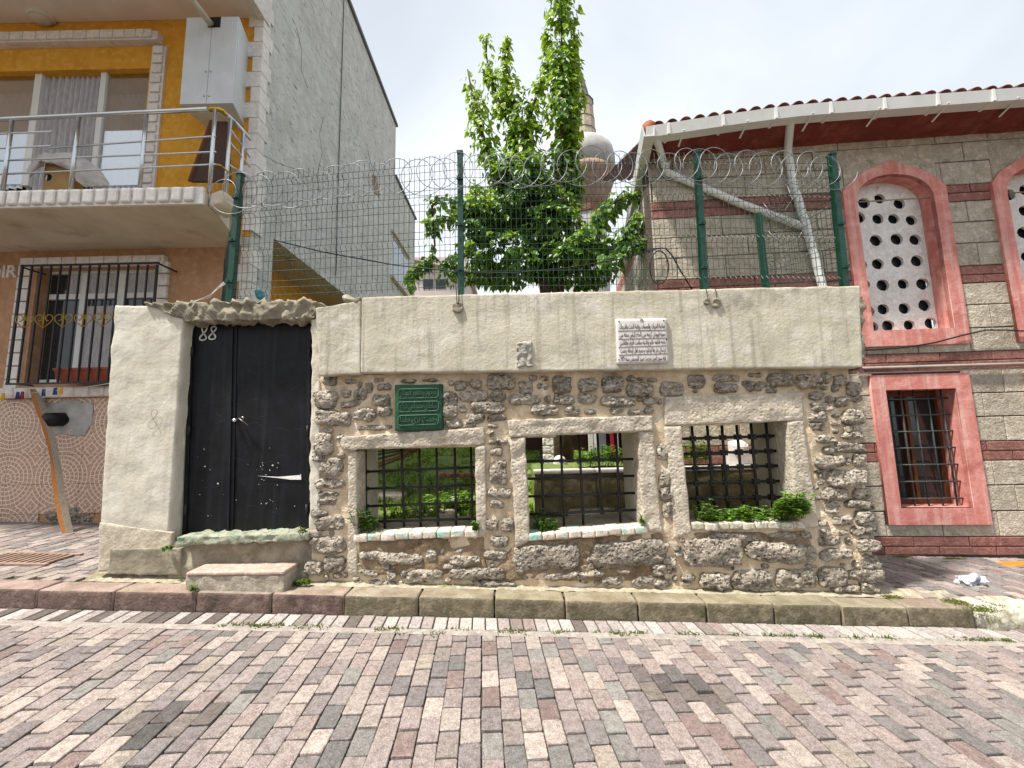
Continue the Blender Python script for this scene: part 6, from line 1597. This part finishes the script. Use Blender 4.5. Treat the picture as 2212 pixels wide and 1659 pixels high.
weed('yard_weed', 'tall weeds growing beyond the first window near the planks', 'plant', (-1.3, 5.6, YARD(5.6)), (.4, .3), .3, 40, (.05, .08), (.05, .12, .02), (.15, .28, .04))
# raised grave
gx0_, gx1_ = at(1154, 1050, 4.4).x, 3.05
gr = thing('raised_grave', 'mossy stone grave enclosure with pale marble rim behind the barred windows', 'grave', ((gx0_ + gx1_)/2, 4.55, YARD(4.4)))
zt = at(1300, 1013, 4.4).z; n_ = 4
for i in range(n_):
    a, b_ = lerp(gx0_, gx1_, i/n_), lerp(gx0_, gx1_, (i+1)/n_) - .006
    mb = MB(); qbox(mb, rect(a, b_, YARD(4.4) - .2, zt - .05), 4.4, .1, .012, (12, 3, 8), .02, 7, seed=i); mb.build('side_slab', M['grave'], gr, smooth=True)
    mb = MB(); qbox(mb, rect(a, b_, zt - .048, zt), 4.385, .16, .01, (10, 4, 3), .004, 9, seed=i); mb.build('rim_slab', M['marble'], gr, smooth=True)
mb = MB(); mb.box((gx0_ + .02, 4.5, .3), (gx1_ - .02, 4.7, zt - .06)); mb.build('soil', M['grass'], gr)
mb = MB(); qbox(mb, rect(gx0_ + .02, 1.5, YARD(5) - .2, zt - .02), 4.72, .8, .02, (10, 10, 5), .02, 5); mb.build('soil_mound', M['grass'], gr, smooth=True)
weed('grave_bush', 'bushy green shrub growing on the grave behind the middle window', 'shrub', at(1300, 1006, 4.75), (.3, .16), .32, 80, (.05, .075), (.05, .14, .02), (.16, .33, .05), (0, -.1))
weed('grave_bush', 'light green shrub behind the left half of the right window', 'shrub', at(1510, 1000, 4.55), (.16, .08), .38, 40, (.045, .07), (.06, .16, .02), (.2, .36, .06), (0, -.05))
weed('yard_weed', 'weeds at the foot of the grave behind the middle window', 'plant', (at(1330, 1100, 4.3).x, 4.3, YARD(4.3)), (.32, .06), .14, 30, (.03, .05))
# turban topped stone
tc_ = at(1598, 1005, 4.6); ts = thing('turban_gravestone', 'white gravestone with a carved turban top behind the right window', 'gravestone', tuple(tc_))
mb = MB(); mb.box((tc_.x - .14, 4.55, zt - .03), (tc_.x + .16, 4.66, zt + .12)); mb.build('base', M['marble'], ts)
mb = MB(); mb.lathe([(.05, .12), (.095, .15), (.105, .2), (.085, .25), (.04, .28), (.005, .285)], (tc_.x, 4.6, zt), 18); mb.build('turban', M['marble'], ts, smooth=True)
mb = MB()
for k in range(6): mb.tube([(tc_.x + .1*math.cos(a), 4.6 + .1*math.sin(a), zt + .15 + .016*k + .03*math.sin(a)) for a in [2*math.pi*j/16 for j in range(16)]], .008, 5, closed=True)
mb.build('turban_folds', M['marble'], ts, smooth=True)['kind'] = 'stuff'
hc = at(1184, 990, 5.6); hsn = thing('carved_headstone', 'tall white headstone with carved bands behind the middle window', 'gravestone', (hc.x, 5.6, YARD(5.6)))
mb = MB(); qbox(mb, rect(hc.x - .095, hc.x + .095, YARD(5.6), 1.75), 5.6, .1, .01, (4, 2, 8), .003, 9); mb.build('slab', M['marble'], hsn)
for k in range(8):
    mb = MB(); qbox(mb, rect(hc.x - .085, hc.x + .085, .78 + k*.115, .88 + k*.115), 5.588, .02, .008, (12, 2, 6), .014, 40, seed=k); mb.build('carved_band', M['marble'], hsn, smooth=True)
rs = at(1210, 1000, 5.3); mb = MB(); qbox(mb, rect(rs.x - .1, rs.x + .1, YARD(5.3) + .0, rs.z + .1), 5.25, .2, .08, (8, 6, 8), .01, 6, ell=.4); o = mb.build('round_stone', M['marble'], None, True); tag(o, 'small rounded white stone beside the carved headstone', 'stone')
# planks, slabs and brick edging
for k, (px, py, dx, a) in enumerate(((845, 984, .9, .22), (852, 990, .8, .3), (838, 978, .8, .15), (850, 996, .7, .36), (842, 972, .9, .1))):
    c = at(px, py, 7.0 + k*.05); o = thing('timber_plank', ['topmost brown plank of the timber pile beyond the first window', 'pale sawn plank on the timber pile beyond the first window', 'grey plank at the back of the timber pile', 'lowest plank of the timber pile by the grass', 'long plank leaning behind the timber pile'][k], 'plank', tuple(c))
    d = Vector((math.cos(a), .3, math.sin(a)))*dx/2; mb = MB(); mb.bar(c - d, c + d, .14, .03); mb.build('board', M['plank' if k == 1 else 'bark' if k % 2 == 0 else 'plank_grey'], o)
be = thing('brick_edging', 'row of old bricks edging the grass beyond the first window', 'brick edging', tuple(at(985, 1030, 5.9)))
for k in range(6):
    a = at(948 + k*14, 1022 + (k % 2), 5.9); mb = MB(); qbox(mb, rect(a.x, a.x + .092, a.z - .07, a.z), 5.9, .14, .012, (4, 3, 4), .008, 12, seed=k); mb.build('brick', M['brick'], be, True)
for k, (px, py, w) in enumerate(((840, 1050, .4), (1010, 1075, .5), (930, 1118, .5), (1300, 1120, .7))):
    Yk = (5.2, 4.9, 4.35, 4.3)[k]; c = at(px, py, Yk); mb = MB(); qbox(mb, rect(c.x - w/2, c.x + w/2, YARD(Yk) - .05, YARD(Yk) + .07), Yk - .1, .3, .03, (12, 8, 4), .02, 6, seed=k*5); o = mb.build('flat_stone', M['ashlar'], None, True)
    tag(o, ['flat grey slab in the weeds at the left of the first window', 'flat slab by the right side of the first window', 'worn slab just inside the first window sill', 'worn slab just inside the middle window sill'][k], 'stone slab')
# shed at the back of the courtyard
sh_ = thing('garden_shed', 'dark lean to shed with white, grey and red posts behind the grave', 'shed', (at(1290, 960, 9).x, 9.2, YARD(9)))
xa, xb = at(1120, 960, 9).x, at(1400, 960, 9).x
mb = MB(); mb.box((xa, 9.3, .8), (xb, 9.5, 3.0)); mb.build('back_wall', M['board'], sh_)
mb = MB(); mb.box((xa, 8.8, 3.0), (xb, 9.6, 3.1)); mb.build('roof', M['lead'], sh_)
for px, w, mt in ((1276, .1, 'white_pl'), (1285, .06, 'pvc'), (1300, .18, 'lead'), (1322, .07, 'peg_red'), (1333, .04, 'pale')):
    x = at(px, 945, 9.0).x; mb = MB(); mb.box((x - w/2, 8.98, .8), (x + w/2, 9.05, 3.0)); mb.build('post', M[mt], sh_)
# ---------------------------------------------------------------- minaret and far house
mc = at(1262, 400, 13.0); mn = thing('minaret', 'small stone minaret with a white balcony and lead cone behind the tree', 'minaret', (mc.x, 13, .5))
def prof(lst): 
    return [((px_ - 1253)*13/FOC, at(1253, py, 13.0).z) for px_, py in lst]
def lt(lst, name, mt, n_=12, sm=False):
    mb = MB(); mb.lathe(prof(lst), (mc.x, 13.0, 0), n_); return mb.build(name, mt, mn, smooth=sm)
lt([(1302, 1000), (1300, 478)], 'base', M['minaret_w'], 12)
lt([(1303, 478), (1304, 466), (1300, 465)], 'ring', M['brick'], 12)
lt([(1299, 465), (1304, 440), (1316, 410), (1322, 396), (1323, 386)], 'corbel', M['minaret_b'], 24, True)
lt([(1323, 386), (1324.5, 352), (1321, 336), (1310, 325), (1292, 319), (1270, 318)], 'balcony', M['minaret_w'], 24, True)
lt([(1287, 320), (1285, 280), (1281, 226)], 'shaft', M['minaret'], 12)
mb = MB()
for k in range(12):
    a = 2*math.pi*k/12
    for py in (245, 262, 280, 298): pass
for py, rr in ((244, 29.5), (268, 31.5), (293, 33.2)):
    z = at(1253, py, 13).z; mb.lathe([(rr*13/FOC + .004, z), (rr*13/FOC + .004, z + .02)], (mc.x, 13, 0), 12)
mb.build('joints', M['joint'], mn)['kind'] = 'stuff'
lt([(1284, 226), (1276, 222), (1271, 200), (1262, 165), (1254, 138)], 'cone', M['lead'], 12)
fh = thing('far_house', 'pale pinkish house far behind between the grey wall and the tree', 'house', tuple(at(945, 600, 26)))
a, b_ = at(862, 600, 26), at(1010, 600, 26)
mb = MB(); mb.box((a.x, 26, 0), (b_.x, 32, at(900, 556, 26).z)); mb.build('wall', M['pale'], fh)
mb = MB(); zz = at(900, 556, 26).z; mb.add([(a.x - .3, 25.6, zz), (b_.x + .3, 25.6, zz - 1.3), (b_.x + .3, 32, zz - 1.3), (a.x - .3, 32, zz), (a.x - .3, 25.6, zz + .2), (b_.x + .3, 25.6, zz - 1.1), (b_.x + .3, 32, zz - 1.1), (a.x - .3, 32, zz + .2)], [(0,3,2,1),(4,5,6,7),(0,1,5,4),(1,2,6,5),(2,3,7,6),(3,0,4,7)]); mb.build('roof', M['pale'], fh)
for px in (925, 952): c = at(px, 606, 26); mb = MB(); mb.box((c.x - .35, 25.97, c.z - .6), (c.x + .35, 26, c.z + .1)); mb.build('window', M['glass'], fh)
# ---------------------------------------------------------------- cables across the courtyard, litter
cc = thing('courtyard_cable', 'black cable strung behind the fence from the house to the prayer house', 'cable', tuple(at(996, 586, 4.6)))
mb = MB(); mb.tube([tuple(at(594, 519, 5.6)), tuple(at(700, 545, 5.2)), tuple(at(850, 572, 4.9)), tuple(at(996, 588, 4.7)), tuple(at(1110, 590, 4.65)), tuple(at(1230, 578, 4.65)), tuple(at(1340, 560, 4.7)), tuple(at(1418, 536, 4.75))], .0085, 6); mb.build('cable', M['cable'], cc, smooth=True)
cl_ = thing('cable_coil', 'loops of black cable hanging at the corner of the prayer house', 'cable', tuple(at(1420, 580, 4.7)))
mb = MB(); mb.tube([tuple(at(1424 + 20*math.cos(t), 578 + 36*math.sin(t), 4.7 + .01*math.sin(3*t))) for t in [k*2*math.pi/30 for k in range(30)]], .009, 6, closed=True)
mb.tube([tuple(at(x, y, 4.7)) for x, y in ((1400, 545), (1418, 537), (1438, 536), (1452, 552), (1470, 585), (1495, 625))], .009, 6); mb.build('loop', M['cable'], cl_, smooth=True)
pbp = on_pave(2098, 1262); pb = MB(); qbox(pb, rect(pbp.x - .09, pbp.x + .08, pbp.z - .01, pbp.z + .07), pbp.y - .05, .1, .03, (12, 8, 8), .09, 14, seed=2)
o = pb.build('plastic_bag', M['bag'], None, False); tag(o, 'crumpled clear plastic bag lying on the right pavement', 'litter')
obp = on_pave(2200, 1220); ob = MB(); qbox(ob, rect(obp.x - .18, obp.x + .25, obp.z - .02, obp.z + .018), obp.y - .06, .12, .01, (10, 6, 3), .02, 12, seed=6)
o = ob.build('orange_rag', M['orange'], None, True); tag(o, 'flat orange rag on the pavement at the right edge', 'litter')
tb_ = at(563, 634, 3.75); mb = MB(); qbox(mb, rect(tb_.x - .03, tb_.x + .03, tb_.z - .06, tb_.z + .02), 3.72, .06, .01, (6, 4, 5), .03, 20, seed=3); o = mb.build('blue_wrapper', M['teal'], None); tag(o, 'small blue plastic wrapper on top of the gate lintel', 'litter')
